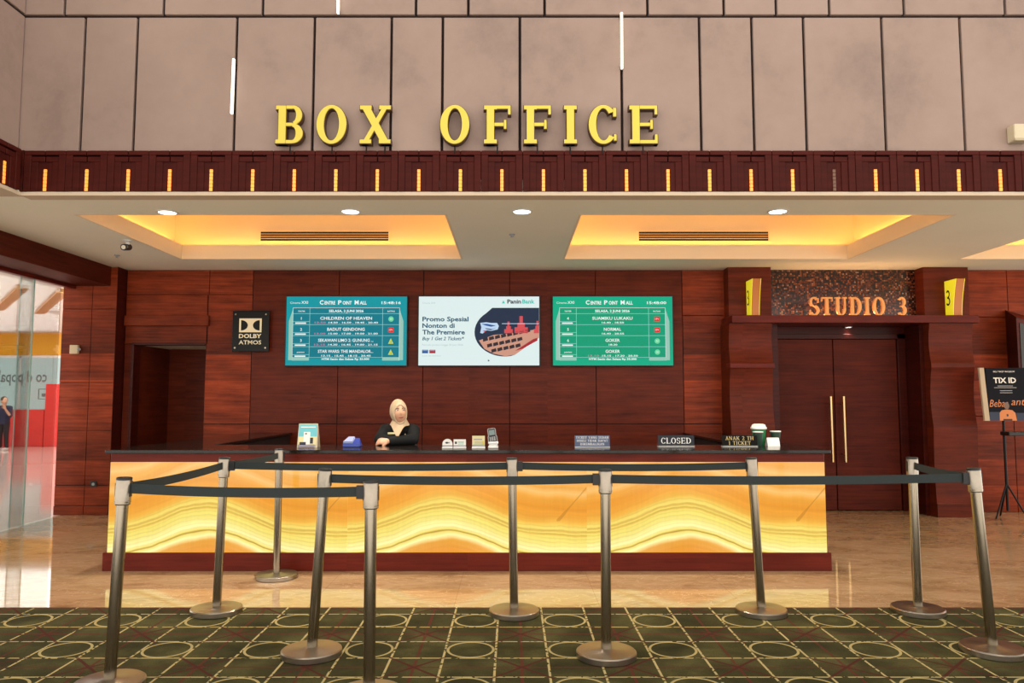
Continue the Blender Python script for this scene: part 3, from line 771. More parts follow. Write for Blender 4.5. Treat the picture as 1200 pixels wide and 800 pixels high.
def number_lamp(x, label, w):
    o = empty('number_lamp', (x + w / 2, 9.25, 2.436), label, 'lamp', None)
    zt = 2.885; zb = 2.437; n = 10
    def yf(q): return 9.19 - .09 * (q ** 1.6)        # front edge leans out towards the top
    fr = MB()
    for s0, s1 in ((x + .006, x + w - .006),):
        for k in range(n):
            q0, q1 = k / n, (k + 1) / n; za, zc = zb + (zt - zb) * q0, zb + (zt - zb) * q1
            fr.hexa([(s0, yf(q0), za), (s1, yf(q0), za), (s1, yf(q0) + .02, za), (s0, yf(q0) + .02, za), (s0, yf(q1), zc), (s1, yf(q1), zc), (s1, yf(q1) + .02, zc), (s0, yf(q1) + .02, zc)])
    fr.box(x + .006, x + w - .006, 9.345, 9.352, zb, zt); fr.box(x + .006, x + w - .006, yf(1) + .0, 9.352, zt - .012, zt)
    fr.build('lamp_front', ['number_amber'], o)
    for s in (0, 1):
        xx = x if s == 0 else x + w - .006; sd = MB()
        prof = [(yf(k / n), zb + (zt - zb) * k / n) for k in range(n + 1)] + [(9.352, zt - .0), (9.352, zb)]
        sd.prism(prof, xx, xx + .006, 0, 'x')
        f = sd.build('lit_face', ['number_yellow'], o)
        tm = MB()
        xs = x - .0012 if s == 0 else x + w + .0012
        for pl in glyph('3', .62, .17, .12): tm.add([(xs, 9.325 - (u * .145) if s == 0 else 9.225 + u * .145, 2.575 + v * .19) for u, v in pl], [tuple(range(len(pl)))], 0)
        tm.build('number', ['ink_dark'], f)
number_lamp(2.940, 'yellow lit number sign on the left pillar of the studio portal', .108)
number_lamp(5.430, 'yellow lit number sign on the right pillar of the studio portal', .112)

# ================================================================== CEILING FITTINGS, WALL FITTINGS
def downlight(x, y, z, label, r=.075, power=22, col=(1, .9, .76)):
    o = empty('ceiling_downlight', (x, y, z), label, 'ceiling light', None)
    MB().lathe([(r, 0), (r * 1.25, -.002), (r * 1.25, -.006), (r, -.010), (r * .98, -.001)], x, y, z, 28).build('trim_ring', ['white_plastic'], o, 40)
    MB().lathe([(.0001, -.006), (r * .98, -.006), (r * .98, -.001), (.0001, -.001)], x, y, z, 28).build('lens', ['lamp_white'], o, 40)
    l = bpy.data.lights.new('downlight_lamp', 'SPOT'); l.energy = power; l.color = col; l.spot_size = math.radians(110); l.spot_blend = .7; l.shadow_soft_size = .06
    lo = bpy.data.objects.new('downlight_lamp', l); COL.objects.link(lo); lo.location = (x, y, z - .02)
downlight(-3.055, 6.55, CZ, 'round ceiling downlight, leftmost of the row behind the frieze', power=150)
downlight(-1.425, 6.52, CZ, 'round ceiling downlight in front of the left air vent', power=150)
downlight(.09, 6.52, CZ, 'round ceiling downlight between the two yellow ceiling trays', power=150)
downlight(2.345, 6.52, CZ, 'round ceiling downlight in front of the right air vent', power=150)
downlight(4.33, 9.62, 2.342, 'small downlight in the dark soffit over the studio doors', .035, 6)
l = bpy.data.lights.new('wall_washer', 'SPOT'); l.energy = 60; l.color = (1, .8, .6); l.spot_size = math.radians(90); l.spot_blend = .8; l.shadow_soft_size = .06
lo = bpy.data.objects.new('wall_washer', l); COL.objects.link(lo); lo.location = (6.6, 8.95, CZ - .03)
for x0, x1, lab in ((-3.035, -1.49, 'black slotted air vent in the left yellow ceiling tray'), (1.53, 3.095, 'black slotted air vent in the right yellow ceiling tray')):
    o = empty('air_vent', ((x0 + x1) / 2, 8.95, 3.32), lab, 'air vent')
    b = MB(); b.box(x0 - .02, x1 + .02, 8.935, 8.951, 3.305, 3.318); b.box(x0 - .02, x1 + .02, 8.935, 8.951, 3.43, 3.443); b.box(x0 - .02, x0, 8.935, 8.951, 3.318, 3.43); b.box(x1, x1 + .02, 8.935, 8.951, 3.318, 3.43); b.build('vent_frame', ['tray_paint'], o)
    b = MB(); b.box(x0, x1, 8.945, 8.952, 3.318, 3.43); b.build('backing', ['vent_dark'], o)
    b = MB()
    for k in range(1, 4):
        z = 3.318 + .112 * k / 4; b.box(x0, x1, 8.934, 8.947, z - .004, z + .004)
    b.build('slat', ['lip_paint'], o)
# security camera
o = empty('security_camera', (-4.02, 7.75, CZ), 'small black security camera under the ceiling above the passage', 'camera')
MB().lathe([(.045, 0), (.045, -.012), (.02, -.02), (.02, -.05)], -4.02, 7.75, CZ, 20).build('mount', ['white_plastic'], o, 40)
MB().tube([(-4.03, 7.80, CZ - .062), (-4.01, 7.66, CZ - .09)], .034, 18).build('camera_body', ['black_plastic'], o, 40)
MB().tube([(-4.0105, 7.664, CZ - .089), (-4.0095, 7.652, CZ - .0915)], .022, 16).build('lens', ['chrome'], o, 40)
for x, y, lab in ((-4.55, 8.55, 'small round sprinkler on the ceiling behind the security camera'), (.0, 7.45, 'small round sprinkler on the ceiling between the two trays')):
    single(MB().lathe([(.0001, -.03), (.014, -.03), (.014, -.012), (.03, -.008), (.03, 0)], x, y, CZ, 16), 'sprinkler', ['grey_plastic'], lab, 'sprinkler', None, 40)
# light bars in the joints of the upper wall
def light_bar(x, z0, z1, lean, label):
    b = MB(); y = YF - .0
    b.box(-.010, .010, y - .03, y - .006, z0, z1, 0, .004, 1)
    for i, v in enumerate(b.v): b.v[i] = (v[0] + x + lean * (v[2] - z0) / (z1 - z0), v[1], v[2])
    o = empty('light_bar', (x, y, z0), label, 'light'); b.build('tube', ['lamp_bar'], o)
    for z in (z0 + .03, z1 - .03): MB().box(x - .008 + lean * (z - z0) / (z1 - z0), x + .008 + lean * (z - z0) / (z1 - z0), y - .008, y + .025, z - .008, z + .008).build('bracket', ['black_metal'], o)
light_bar(-2.292, 3.74, 4.205, .004, 'glowing vertical light bar on the grey wall left of the letter B')
light_bar(.902, 4.12, 4.60, .003, 'glowing vertical light bar on the grey wall above the letters C and E')
light_bar(-1.437, 4.59, 4.85, -.002, 'short glowing light bar cut off by the top edge above the letter O')
b = MB(); b.box(4.06, 4.2, YF - .08, YF + .02, 3.50, 3.64, 0, .012, 2); b.box(4.055, 4.2, YF - .085, YF - .07, 3.515, 3.535, 0); single(b, 'wall_sensor', ['cream_plastic'], 'cream box fixed to the grey wall at the right edge above the frieze', 'sensor')
# fittings on the left column
o = empty('wall_sensor', (-5.46, 9.30, 2.03), 'beige sensor box with grey nozzle on the wood column by the glass', 'sensor')
MB().box(-5.485, -5.385, 9.285, 9.331, 1.975, 2.085, 0, .006, 2).build('housing', ['sensor_beige'], o); MB().tube([(-5.385, 9.30, 2.03), (-5.36, 9.285, 2.03)], .018, 14).build('nozzle', ['grey_plastic'], o, 40)
o = empty('wall_socket', (-5.136, 9.32, .34), 'small black wall socket low on the wood column beside the counter', 'socket')
MB().box(-5.175, -5.10, 9.318, 9.331, .34, .41, 0, .004, 2).build('plate', ['black_plastic'], o); MB().lathe([(.0001, 0), (.018, 0), (.018, .006), (.0001, .006)], 0, 0, 0, 16).build('socket_face', ['grey_plastic'], o, 40, local=True).location = (-.0015, .0, .035)
o.children[1].rotation_euler = (PI / 2, 0, 0)

# ================================================================== SCREENS
def screen(x0, x1, label, mats, draw):
    z0, z1 = 1.839, 2.714
    o = empty('wall_screen', ((x0 + x1) / 2, YB, z0), label, 'screen')
    b = MB(); t = .012; b.box(x0 - t, x1 + t, 9.475, 9.53, z0 - t, z1 + t, 0, .004, 1); b.build('bezel', ['black_plastic'], o)
    b = MB(); b.box(x0 + .3, x1 - .3, 9.53, YB, z0 + .2, z1 - .2); b.build('wall_mount', ['black_metal'], o)
    d = MB(); rect(d, x0, x1, z0, z1, 9.4735, 0)
    draw(d, lambda u: x0 + u * (x1 - x0), lambda v: z1 - v * (z1 - z0))
    d.build('display', mats, o)
def board(rows, clock, footer, base):
    def draw(d, X, Z):
        Y = 9.4722; W = 1.52; K = .0006
        L = lambda u0, u1, v, m=2, th=.0022: rect(d, X(u0), X(u1), Z(v) - th, Z(v) + th, Y - K * .4, m)
        Vl = lambda u, v0, v1, m=2, th=.0022: rect(d, X(u) - th, X(u) + th, Z(v1), Z(v0), Y - K, m)
        text(d, 'Cinema', X(.03), Z(.105), Y, .026, 1, width=.13, bold=.0); text(d, 'XXI', X(.122), Z(.105), Y, .034, 1, width=.085)
        tw = [('C', .052, .048), ('ENTRE', .042, .135), ('P', .052, .045), ('OINT', .042, .115), ('M', .052, .052), ('ALL', .042, .088)]
        x = X(.275)
        for s, h, w in tw:
            text(d, s, x, Z(.115), Y, h, 1, width=w, bold=.03); x += w + (.014 if s in 'CPM' else .036)
        text(d, clock, X(.95), Z(.11), Y, .034, 1, width=.245, align='R', bold=.02)
        # the table
        rect(d, X(.055), X(.94), Z(.90), Z(.16), Y + .0006, 3)
        for s in (0, 1):
            a = (lambda u: X(u)) if s == 0 else (lambda u: X(.995 - u))
            d.add([(a(.022), Y - K, Z(.925)), (a(.022), Y - K, Z(.36)), (a(.053), Y - K, Z(.19)), (a(.053), Y - K, Z(.925))], [(0, 1, 2, 3)], 4)
        rect(d, X(.053), X(.195), Z(.93), Z(.885), Y - K, 4); rect(d, X(.80), X(.945), Z(.93), Z(.885), Y - K, 4)
        for v in (.165, .25): L(.055, .94, v, 2 if v > .2 else 1)
        vs_ = [.25, .41, .57, .73, .885]
        for v in vs_[1:]: L(.055, .94, v)
        Vl(.055, .165, .93, 1); Vl(.94, .165, .93, 1); Vl(.195, .165, .885); Vl(.80, .165, .885)
        text(d, 'TEATER', X(.125), Z(.225), Y, .018, 1, align='C'); text(d, 'RATING', X(.87), Z(.225), Y, .018, 1, align='C')
        text(d, 'SELASA, 2 JUNI 2026', X(.497), Z(.228), Y, .030, 1, width=.44, align='C', bold=.03)
        for (num, ttl, tm, red, badge), v in zip(rows, vs_):
            text(d, num, X(.125), Z(v + .088), Y, .034 if len(num) < 3 else .018, 1, align='C', bold=.02)
            rect(d, X(.075), X(.165), Z(v + .148), Z(v + .128), Y - K, 1); L(.055, .195, v + .115)
            text(d, ttl, X(.497), Z(v + .088), Y, .038, 1, width=min(.70, .0365 * len(ttl)), align='C', bold=.018)
            w = .0215 * len(tm); wr = .0215 * len(red); x = X(.497) - (w + wr) / 2
            if red: text(d, red, x, Z(v + .143), Y, .022, 5, width=wr, bold=.02)
            text(d, tm, x + wr + .006, Z(v + .143), Y, .022, 1, width=w, bold=.02)
            bx, bz = X(.87), Z(v + .078); q = .034
            if badge == 'o':
                d.add([(bx + q * math.cos(k * PI / 12), Y - K, bz + q * math.sin(k * PI / 12)) for k in range(24)], [tuple(range(24))], 6); text(d, 'SU', bx, bz - .008, Y - .001, .018, 1, align='C')
            elif badge == 's':
                rect(d, bx - q, bx + q, bz - q * .9, bz + q * .9, Y - K, 7); text(d, '17+', bx, bz - .010, Y - .001, .022, 1, align='C', width=.045)
            else:
                d.add([(bx - q, Y - K, bz - q), (bx + q, Y - K, bz - q), (bx, Y - K, bz + q)], [(0, 1, 2)], 8); text(d, '13', bx, bz - .024, Y - .001, .018, 3, align='C', width=.022)
        text(d, footer, X(.497), Z(.922), Y, .024, 1, width=.60, align='C', bold=.03)
    return draw
rowsL = [('1', 'CHILDREN OF HEAVEN', '14.50 . 16.50 . 18.45 . 20.40', '12.50 . ', 'o'), ('2', 'BADUT GENDONG', '15.00 . 17.00 . 19.00 . 21.00', '13.00 . ', 's'),
         ('3', 'SEKAWAN LIMO 2: GUNUNG ...', '14.30 . 16.45 . 19.00 . 21.15', '12.15 . ', 't'), ('premiere', 'STAR WARS: THE MANDALOR...', '13.15 . 15.45 . 18.15 . 20.45', '', 't')]
rowsR = [('4', 'SUAMIKU LUKAKU', '16.40 . 18.50', '', 's'), ('5', 'NORMAL', '16.40 . 20.55', '', 's'), ('6', 'GOKER', '18.30', '', 'o'), ('premiere', 'GOKER', '15.15 . 17.20 . 20.50', '13.10 . ', 'o')]
screen(-2.862, -1.335, 'teal showtime screen on the wood wall, left of the white advert', ['px_teal', 'px_white', 'px_line', 'px_teal_dark', 'px_grey', 'px_pink', 'px_mint', 'px_red', 'px_lime'],
       board(rowsL, '15:48:16', 'HTM Senin dan Selasa Rp 35.000', 0))
screen(.52, 2.035, 'green showtime screen on the wood wall, right of the white advert', ['px_green', 'px_white', 'px_line', 'px_green_dark', 'px_grey', 'px_pink', 'px_mint', 'px_red', 'px_lime'],
       board(rowsR, '15:48:00', 'HTM Senin dan Selasa Rp 35.000', 0))
def advert(d, X, Z):
    Y = 9.4728; K = .0006
    # 0 page 1 navy 2 ink 3 ink dark 4 aqua 5 rose 6 sand 7 deep red 8 blue 9 sky 10 seat 11 dim 12 white
    for s, v in (('Promo Spesial', .36), ('Nonton di', .455), ('The Premiere', .55)):
        text(d, s, X(.03), Z(v), Y, .056, 2, width={'Promo Spesial': .585, 'Nonton di': .41, 'The Premiere': .54}[s], bold=.028)
    text(d, 'Buy 1 Get 2 Tickets*', X(.03), Z(.635), Y, .042, 2, width=.53, shear=.25, bold=.016)
    text(d, 'Periode promo hingga 30 Juni 2026', X(.03), Z(.715), Y, .022, 11, width=.52, bold=0)
    text(d, 'Cinema XXI', X(.03), Z(.105), Y, .02, 11, width=.16, bold=0)
    text(d, 'Panin', X(.735), Z(.10), Y, .05, 3, width=.175, bold=.03); text(d, 'Bank', X(.86), Z(.10), Y, .05, 4, width=.155, bold=.03)
    d.add([(X(.69), Y, Z(.10)), (X(.715), Y, Z(.10)), (X(.7025), Y, Z(.055))], [(0, 1, 2)], 4)
    rect(d, X(.03), X(.08), Z(.825), Z(.775), Y, 8); rect(d, X(.09), X(.14), Z(.825), Z(.775), Y, 7); rect(d, X(.035), X(.075), Z(.79), Z(.785), Y - K, 9); rect(d, X(.095), X(.135), Z(.79), Z(.785), Y - K, 9)
    text(d, 'Syarat dan ketentuan', X(.03), Z(.87), Y, .016, 11, width=.24, bold=0)
    d.add([(X(.575), Y, Z(.945)), (X(.59), Y, Z(.93)), (X(.575), Y, Z(.915))], [(0, 1, 2)], 3)
    # picture: a big leaf shape, cut straight on the right
    cx, cz, r = .715, .52, .252
    asp = (Z(0) - Z(1)) / (X(1) - X(0))
    P = [(.999, .165), (.61, .165)]
    for k in range(19):
        a = math.radians(100 + 10 * k + 0) if False else math.radians(128 + k * 8.5); P.append((cx + r * math.cos(a), cz - r / asp * .80 * math.sin(a)))
    P += [(.80, .845), (.999, .60)]
    d.add([(X(u), Y, Z(v)) for u, v in P], [tuple(range(len(P)))], 1)
    Q = [(.50, .64), (.62, .56), (.80, .53), (.999, .47), (.999, .60), (.80, .845), (.72, .868), (.62, .83), (.545, .76)]
    d.add([(X(u), Y - K, Z(v)) for u, v in Q], [tuple(range(len(Q)))], 6)
    for i in range(9):
        for k in range(3):
            u = .535 + i * .05 + k * .035; v = .625 + k * .075 - i * .018 + (.0 if k else -.01)
            if u < .93 - k * .06: d.add([(X(u), Y - 2 * K, Z(v + .044)), (X(u + .042), Y - 2 * K, Z(v + .022)), (X(u + .036), Y - 2 * K, Z(v - .024)), (X(u - .003), Y - 2 * K, Z(v - .004))], [(0, 1, 2, 3)], 10)
    d.add([(X(.80), Y - 2 * K, Z(.79)), (X(.95), Y - 2 * K, Z(.62)), (X(.985), Y - 2 * K, Z(.60)), (X(.985), Y - 2 * K, Z(.64)), (X(.86), Y - 2 * K, Z(.76))], [(0, 1, 2, 3, 4)], 7)
    for u, w, h in ((.745, .035, .17), (.85, .055, .25), (.985, .03, .18)):
        for a0, a1, ww in ((0, .35, 1), (.35, .6, .55), (.6, 1, .25)):
            rect(d, X(u - w * ww), X(min(u + w * ww, .999)), Z(.535 - h * a0), Z(.535 - h * a1), Y - 2 * K, 5)
    rect(d, X(.69), X(.999), Z(.40), Z(.392), Y - 3 * K, 9)
    sw = [(.51, .385), (.56, .375), (.60, .385), (.65, .385), (.665, .43), (.655, .48), (.60, .50), (.565, .49), (.53, .54), (.51, .53), (.52, .45)]
    d.add([(X(u), Y - 2 * K, Z(v)) for u, v in sw], [tuple(range(len(sw)))], 9)
    for m, q in ((8, [(.52, .40), (.57, .40), (.64, .425), (.60, .44), (.55, .42)]), (1, [(.55, .46), (.61, .475), (.645, .455), (.60, .49), (.56, .475)]), (5, [(.53, .50), (.56, .49), (.55, .52)])):
        d.add([(X(u), Y - 3 * K, Z(v)) for u, v in q], [tuple(range(len(q)))], m)
screen(-1.182, .345, 'white bank advert screen in the middle of the wood wall', ['px_page', 'px_navy', 'px_ink', 'px_ink_dark', 'px_aqua', 'px_rose', 'px_sand', 'px_deep_red', 'px_blue', 'px_sky', 'px_seat', 'px_dim', 'px_white'], advert)

# sound-system plate on the wall
o = empty('wall_plate', (-3.305, YB, 2.01), 'square black glossy plate with pale gold sound logo on the wood wall', 'sign')
MB().box(-3.54, -3.073, 9.46, 9.49, 2.010, 2.532, 0, .006, 2).build('plate', ['dolby_plate'], o)
q = .011
for x in (-3.5, -3.115):
    for z in (2.06, 2.485): MB().tube([(x, 9.455, z), (x, YB, z)], q, 12).build('standoff', ['chrome'], o, 40)
b = MB(); yq = 9.459; zc = 2.345; hh = .088
rect(b, -3.452, -3.168, zc - hh, zc + hh, yq, 0); 
for s in (-1, 1):
    cx = -3.31 + s * .118; pts = [(cx - s * .0, zc - .066)]
    for k in range(17):
        a = -PI / 2 + PI * k / 16; pts.append((cx - s * .085 * math.cos(a), zc + .066 * math.sin(a)))
    b.face(pts[1:], yq - .001, 1)
text(b, 'DOLBY', -3.31, 2.185, yq, .05, 0, width=.285, align='C', bold=.03); text(b, 'ATMOS', -3.31, 2.105, yq, .05, 0, width=.285, align='C', bold=.015)
b.build('logo', ['dolby_gold', 'dolby_plate'], o)

# ================================================================== COUNTER
KX0, KX1, KY0, KY1 = -3.36, 2.615, 6.335, 7.0
o = empty('reception_counter', ((KX0 + KX1) / 2, KY0, 0), 'long reception counter with a glowing amber onyx front and dark red plinth', 'counter')
b = MB(); b.box(KX0 - .03, KX1 + .03, KY0 - .005, KY1, .0, .148, 0, .003, 1); b.build('plinth', ['trim_wood'], o)
b = MB(); b.box(KX0, KX1, KY0 + .01, KY1, .892, .965, 0, .003, 1); b.build('top_rail', ['trim_wood'], o)
b = MB(); b.box(KX0 + .01, KX1 - .01, KY0 + .06, KY1, .148, .892, 0); b.build('carcass', ['veneer_dark'], o)
w = (KX1 - KX0) / 3
first = None
for k in range(3):
    pm = MB(); pm.box(0.001, w - .001, 0, .025, 0, .742)
    if first is None: first = pm.build('onyx_panel', ['onyx'], o, local=True); p = first
    else: p = first.copy(); COL.objects.link(p); p.parent = o
    p.location = (KX0 + k * w - o.location.x, .008 + .0, .149)
for x0, x1 in ((-3.33, -2.80), (2.18, 2.585)):
    b = MB(); b.box(x0, x1, KY1, YB - .03, 0, .955, 0); b.build('side_return', ['groove'], o)
b = MB(); b.box(KX0 - .03, KX1 + .04, KY0 - .03, KY1 + .02, .966, .994, 0, .003, 1)
for x0, x1 in ((-3.36, -2.77), (2.15, 2.615)): b.box(x0, x1, KY1 + .02, YB - .02, .966, .994, 0, .003, 1)
single(b, 'worktop', ['granite'], 'polished black granite worktop on the onyx counter', 'worktop')
TZ = .9945

# things on the counter
o = empty('card_stand', (-1.787, 6.62, TZ), 'upright pale blue leaflet stand, leftmost thing on the worktop', 'leaflet stand')
b = MB(); b.hexa([(-1.876, 6.60, TZ), (-1.698, 6.60, TZ), (-1.698, 6.606, TZ), (-1.876, 6.606, TZ), (-1.870, 6.63, 1.202), (-1.703, 6.63, 1.202), (-1.703, 6.636, 1.202), (-1.870, 6.636, 1.202)])
b.hexa([(-1.876, 6.70, TZ), (-1.698, 6.70, TZ), (-1.698, 6.704, TZ), (-1.876, 6.704, TZ), (-1.870, 6.634, 1.20), (-1.703, 6.634, 1.20), (-1.703, 6.638, 1.20), (-1.870, 6.638, 1.20)])
b.build('board', ['paper_tan'], o)
b = MB()
def on_board(x0, x1, z0, z1, m, k):
    y = lambda z: 6.5985 + .03 * (z - TZ) / .208 - .0006 * k
    b.add([(x0, y(z0), z0), (x1, y(z0), z0), (x1, y(z1), z1), (x0, y(z1), z1)], [(0, 1, 2, 3)], m)
on_board(-1.866, -1.708, 1.09, 1.196, 0, 1); on_board(-1.866, -1.708, 1.02, 1.09, 1, 1); on_board(-1.868, -1.722, TZ + .004, 1.020, 2, 1)
on_board(-1.822, -1.765, 1.022, 1.13, 3, 2); on_board(-1.855, -1.80, 1.02, 1.043, 4, 3); on_board(-1.765, -1.738, 1.03, 1.08, 4, 3); on_board(-1.85, -1.72, 1.168, 1.176, 3, 2); on_board(-1.868, -1.722, 1.008, 1.013, 3, 3); on_board(-1.81, -1.795, 1.11, 1.12, 4, 4)
b.build('print', ['paper_teal', 'paper_cream', 'ink_purple', 'paper_white', 'ink_dark'], o)

o = empty('card_reader', (-1.415, 6.72, TZ), 'low blue card reader lying on the worktop left of the cashier', 'card reader')
b = MB(); b.hexa([(-1.49, 6.66, TZ + .006), (-1.34, 6.66, TZ + .006), (-1.345, 6.80, TZ + .006), (-1.485, 6.80, TZ + .006), (-1.49, 6.665, TZ + .03), (-1.34, 6.665, TZ + .03), (-1.365, 6.78, TZ + .075), (-1.465, 6.78, TZ + .075)]); b.build('reader_body', ['blue_plastic'], o)
b = MB(); b.hexa([(-1.487, 6.664, TZ + .033), (-1.405, 6.664, TZ + .033), (-1.405, 6.78, TZ + .077), (-1.465, 6.78, TZ + .077), (-1.487, 6.662, TZ + .05), (-1.405, 6.662, TZ + .05), (-1.412, 6.77, TZ + .088), (-1.462, 6.77, TZ + .088)]); b.build('display', ['lavender_plastic'], o)
b = MB(); b.box(-1.48, -1.35, 6.668, 6.79, TZ, TZ + .008); b.build('rubber_foot', ['black_plastic'], o)

def table_sign(name, x0, x1, z1, label, arch=False, paper='paper_white', draw=None, mats=()):
    y = 6.46; o = empty(name, ((x0 + x1) / 2, y, TZ), label, 'table sign')
    MB().box(x0 - .002, x1 + .002, y - .02, y + .03, TZ, TZ + .016, 0, .003, 1).build('base', ['white_plastic'], o)
    b = MB(); b.box(x0, x1, y - .004, y + .008, TZ + .016, TZ + .03); b.build('slot', ['grey_plastic'], o)
    if arch:
        r = (x1 - x0) / 2; cx = (x0 + x1) / 2; zz = z1 - r; pts = [(x0, TZ + .03), (x1, TZ + .03)] + [(cx + r * math.cos(PI * k / 16), zz + r * math.sin(PI * k / 16)) for k in range(17)]
    else: pts = [(x0, TZ + .03), (x1, TZ + .03), (x1, z1), (x0, z1)]
    MB().prism(pts, y - .002, y + .004).build('card', [paper], o)
    b = MB(); draw(b, y - .0026); b.build('print', list(mats), o)
def d1(b, y): b.face([(-.55 + .014 * math.cos(k * PI / 8) - .006, 1.045 + .008 * math.sin(k * PI / 8)) for k in range(16)], y, 0); rect(b, -.548, -.532, 1.04, 1.05, y, 1)
def d2(b, y):
    rect(b, -.488, -.470, 1.035, 1.055, y, 0)
    for z in (1.032, 1.042, 1.052): rect(b, -.462, -.412, z, z + .004, y, 1)
def d3(b, y):
    rect(b, -.325, -.255, 1.07, 1.078, y, 0)
    for z in (1.035, 1.045, 1.055): rect(b, -.32, -.25, z, z + .003, y, 0)
    rect(b, -.337, -.237, 1.026, 1.03, y, 1); rect(b, -.255, -.238, 1.03, 1.06, y, 2)
table_sign('table_sign', -.594, -.508, 1.078, 'small white round-topped payment sign on the worktop right of the cashier', True, 'paper_white', d1, ('ink_dark', 'ink_grey'))
table_sign('table_sign', -.499, -.394, 1.074, 'small white rectangular payment sign between the round-topped one and the cream one', False, 'paper_white', d2, ('ink_dark', 'ink_green'))
table_sign('table_sign', -.340, -.232, 1.104, 'square cream notice card left of the card terminal', False, 'paper_cream', d3, ('ink_grey', 'ink_green', 'letter_yellow'))

o = empty('card_terminal', (-.163, 6.5, TZ), 'grey handheld card terminal standing upright in its white cradle', 'card terminal')
b = MB(); b.box(-.205, -.118, 6.47, 6.56, TZ, TZ + .02, 0, .005, 2); b.box(-.198, -.125, 6.49, 6.55, TZ + .02, TZ + .038, 0, .004, 1); b.box(-.205, -.118, 6.48, 6.555, TZ + .038, TZ + .056, 0, .004, 1); b.build('cradle', ['white_plastic'], o)
def tilt(mb, cx=-.163, cy=6.52, cz=TZ + .05):
    R = Matrix.Rotation(-.30, 3, 'X') @ Matrix.Rotation(-.14, 3, 'Y')
    mb.v = [tuple(R @ Vector(v) + Vector((cx, cy, cz))) for v in mb.v]; return mb
b = MB(); b.box(-.042, .042, -.016, .03, -.005, .06, 0, .012, 3); b.box(-.036, .036, -.018, .026, .05, .125, 0, .012, 3); tilt(b).build('terminal_body', ['grey_plastic'], o, 50)
b = MB(); b.box(-.029, .029, -.022, -.01, .045, .118, 0, .005, 1); b.box(-.034, .034, -.021, -.01, .004, .05, 0, .005, 1); tilt(b).build('face_plate', ['black_plastic'], o)
b = MB(); b.box(-.024, .024, -.0245, -.018, .060, .104); tilt(b).build('display', ['px_lcd'], o)
b = MB()
for r in range(4):
    for q in range(3): b.box(-.025 + q * .018, -.012 + q * .018, -.0245, -.018, .008 + r * .010, .0145 + r * .010)
tilt(b).build('keypad', ['grey_plastic'], o)

def plate_sign(x0, x1, z1, y, lines, mats, label):
    o = empty('notice_block', ((x0 + x1) / 2, y, TZ), label, 'notice')
    MB().hexa([(x0, y, TZ + .008), (x1, y, TZ + .008), (x1, y + .012, TZ + .008), (x0, y + .012, TZ + .008), (x0 + .001, y + .01, z1), (x1 - .001, y + .01, z1), (x1 - .001, y + .02, z1), (x0 + .001, y + .02, z1)]).build('plate', [mats[0]], o)
    MB().box(x0, x1, y - .015, y + .045, TZ, TZ + .008, 0, .002, 1).build('foot', ['clear_acrylic'], o)
    b = MB()
    for s, z, h, w in lines: serif_text(b, s, (x0 + x1) / 2, z, h, 0, 0, width=w)
    b.v = [(v[0], y + .01 * (v[2] - TZ - .008) / (z1 - TZ - .008) - .0012 + v[1], v[2]) for v in b.v]
    b.build('lettering', [mats[1]], o)
plate_sign(.549, .856, 1.098, 6.62, [('TICKET YANG SUDAH', 1.072, .019, .285), ('DIBELI TIDAK DAPAT', 1.044, .019, .27), ('DIKEMBALIKAN', 1.014, .020, .21)], ('sign_grey', 'sign_white_text'), 'grey three-line notice block on the worktop, left of the closed sign')
plate_sign(1.300, 1.625, 1.094, 6.74, [('CLOSED', 1.022, .05, .265)], ('sign_dark', 'sign_white_text'), 'dark grey block reading closed on the worktop')
plate_sign(1.872, 2.186, 1.094, 6.74, [('ANAK 2 TH', 1.053, .032, .25), ('1 TICKET', 1.010, .032, .195)], ('sign_black', 'sign_gold_text'), 'black notice block with gold lettering beside the green cups')

def cup(x, y, r, h, mat, lid, label, sleeve=None):
    o = empty('paper_cup', (x, y, TZ), label, 'cup', None)
    MB().lathe([(r * .72, .0), (r * .74, .002), (r, h), (r * .97, h), (r * .71, .006), (.0001, .006)], x, y, TZ, 28).build('cup_body', [mat], o, 40)
    if lid: MB().lathe([(r * 1.1, h - .006), (r * 1.1, h + .008), (r * 1.0, h + .012), (r * .86, h + .034), (r * .6, h + .04), (.0001, h + .04)], x, y, TZ, 28).build('lid', ['white_plastic'], o, 40)
    else: MB().lathe([(r * .98, h - .004), (r * 1.07, h - .002), (r * 1.07, h + .006), (r * .98, h + .004)], x, y, TZ, 28).build('rim', ['paper_white'], o, 40)
cup(2.268, 6.945, .066, .155, 'cup_green', True, 'large green paper cup with white domed lid on the worktop')
cup(2.222, 6.828, .044, .125, 'cup_dark_green', False, 'dark green paper cup in front of the large lidded cup')
cup(2.415, 6.93, .047, .125, 'cup_dark_green', False, 'dark green paper cup right of the large lidded cup')
b = MB(); b.hexa([(2.30, 6.80, TZ), (2.41, 6.80, TZ), (2.41, 6.804, TZ), (2.30, 6.804, TZ), (2.30, 6.83, TZ + .075), (2.41, 6.83, TZ + .075), (2.41, 6.834, TZ + .075), (2.30, 6.834, TZ + .075)])
b.hexa([(2.30, 6.87, TZ), (2.41, 6.87, TZ), (2.41, 6.874, TZ), (2.30, 6.874, TZ), (2.30, 6.831, TZ + .074), (2.41, 6.831, TZ + .074), (2.41, 6.835, TZ + .074), (2.30, 6.835, TZ + .074)])
single(b, 'tent_card', ['paper_white'], 'small white folded card standing between the green cups', 'card')

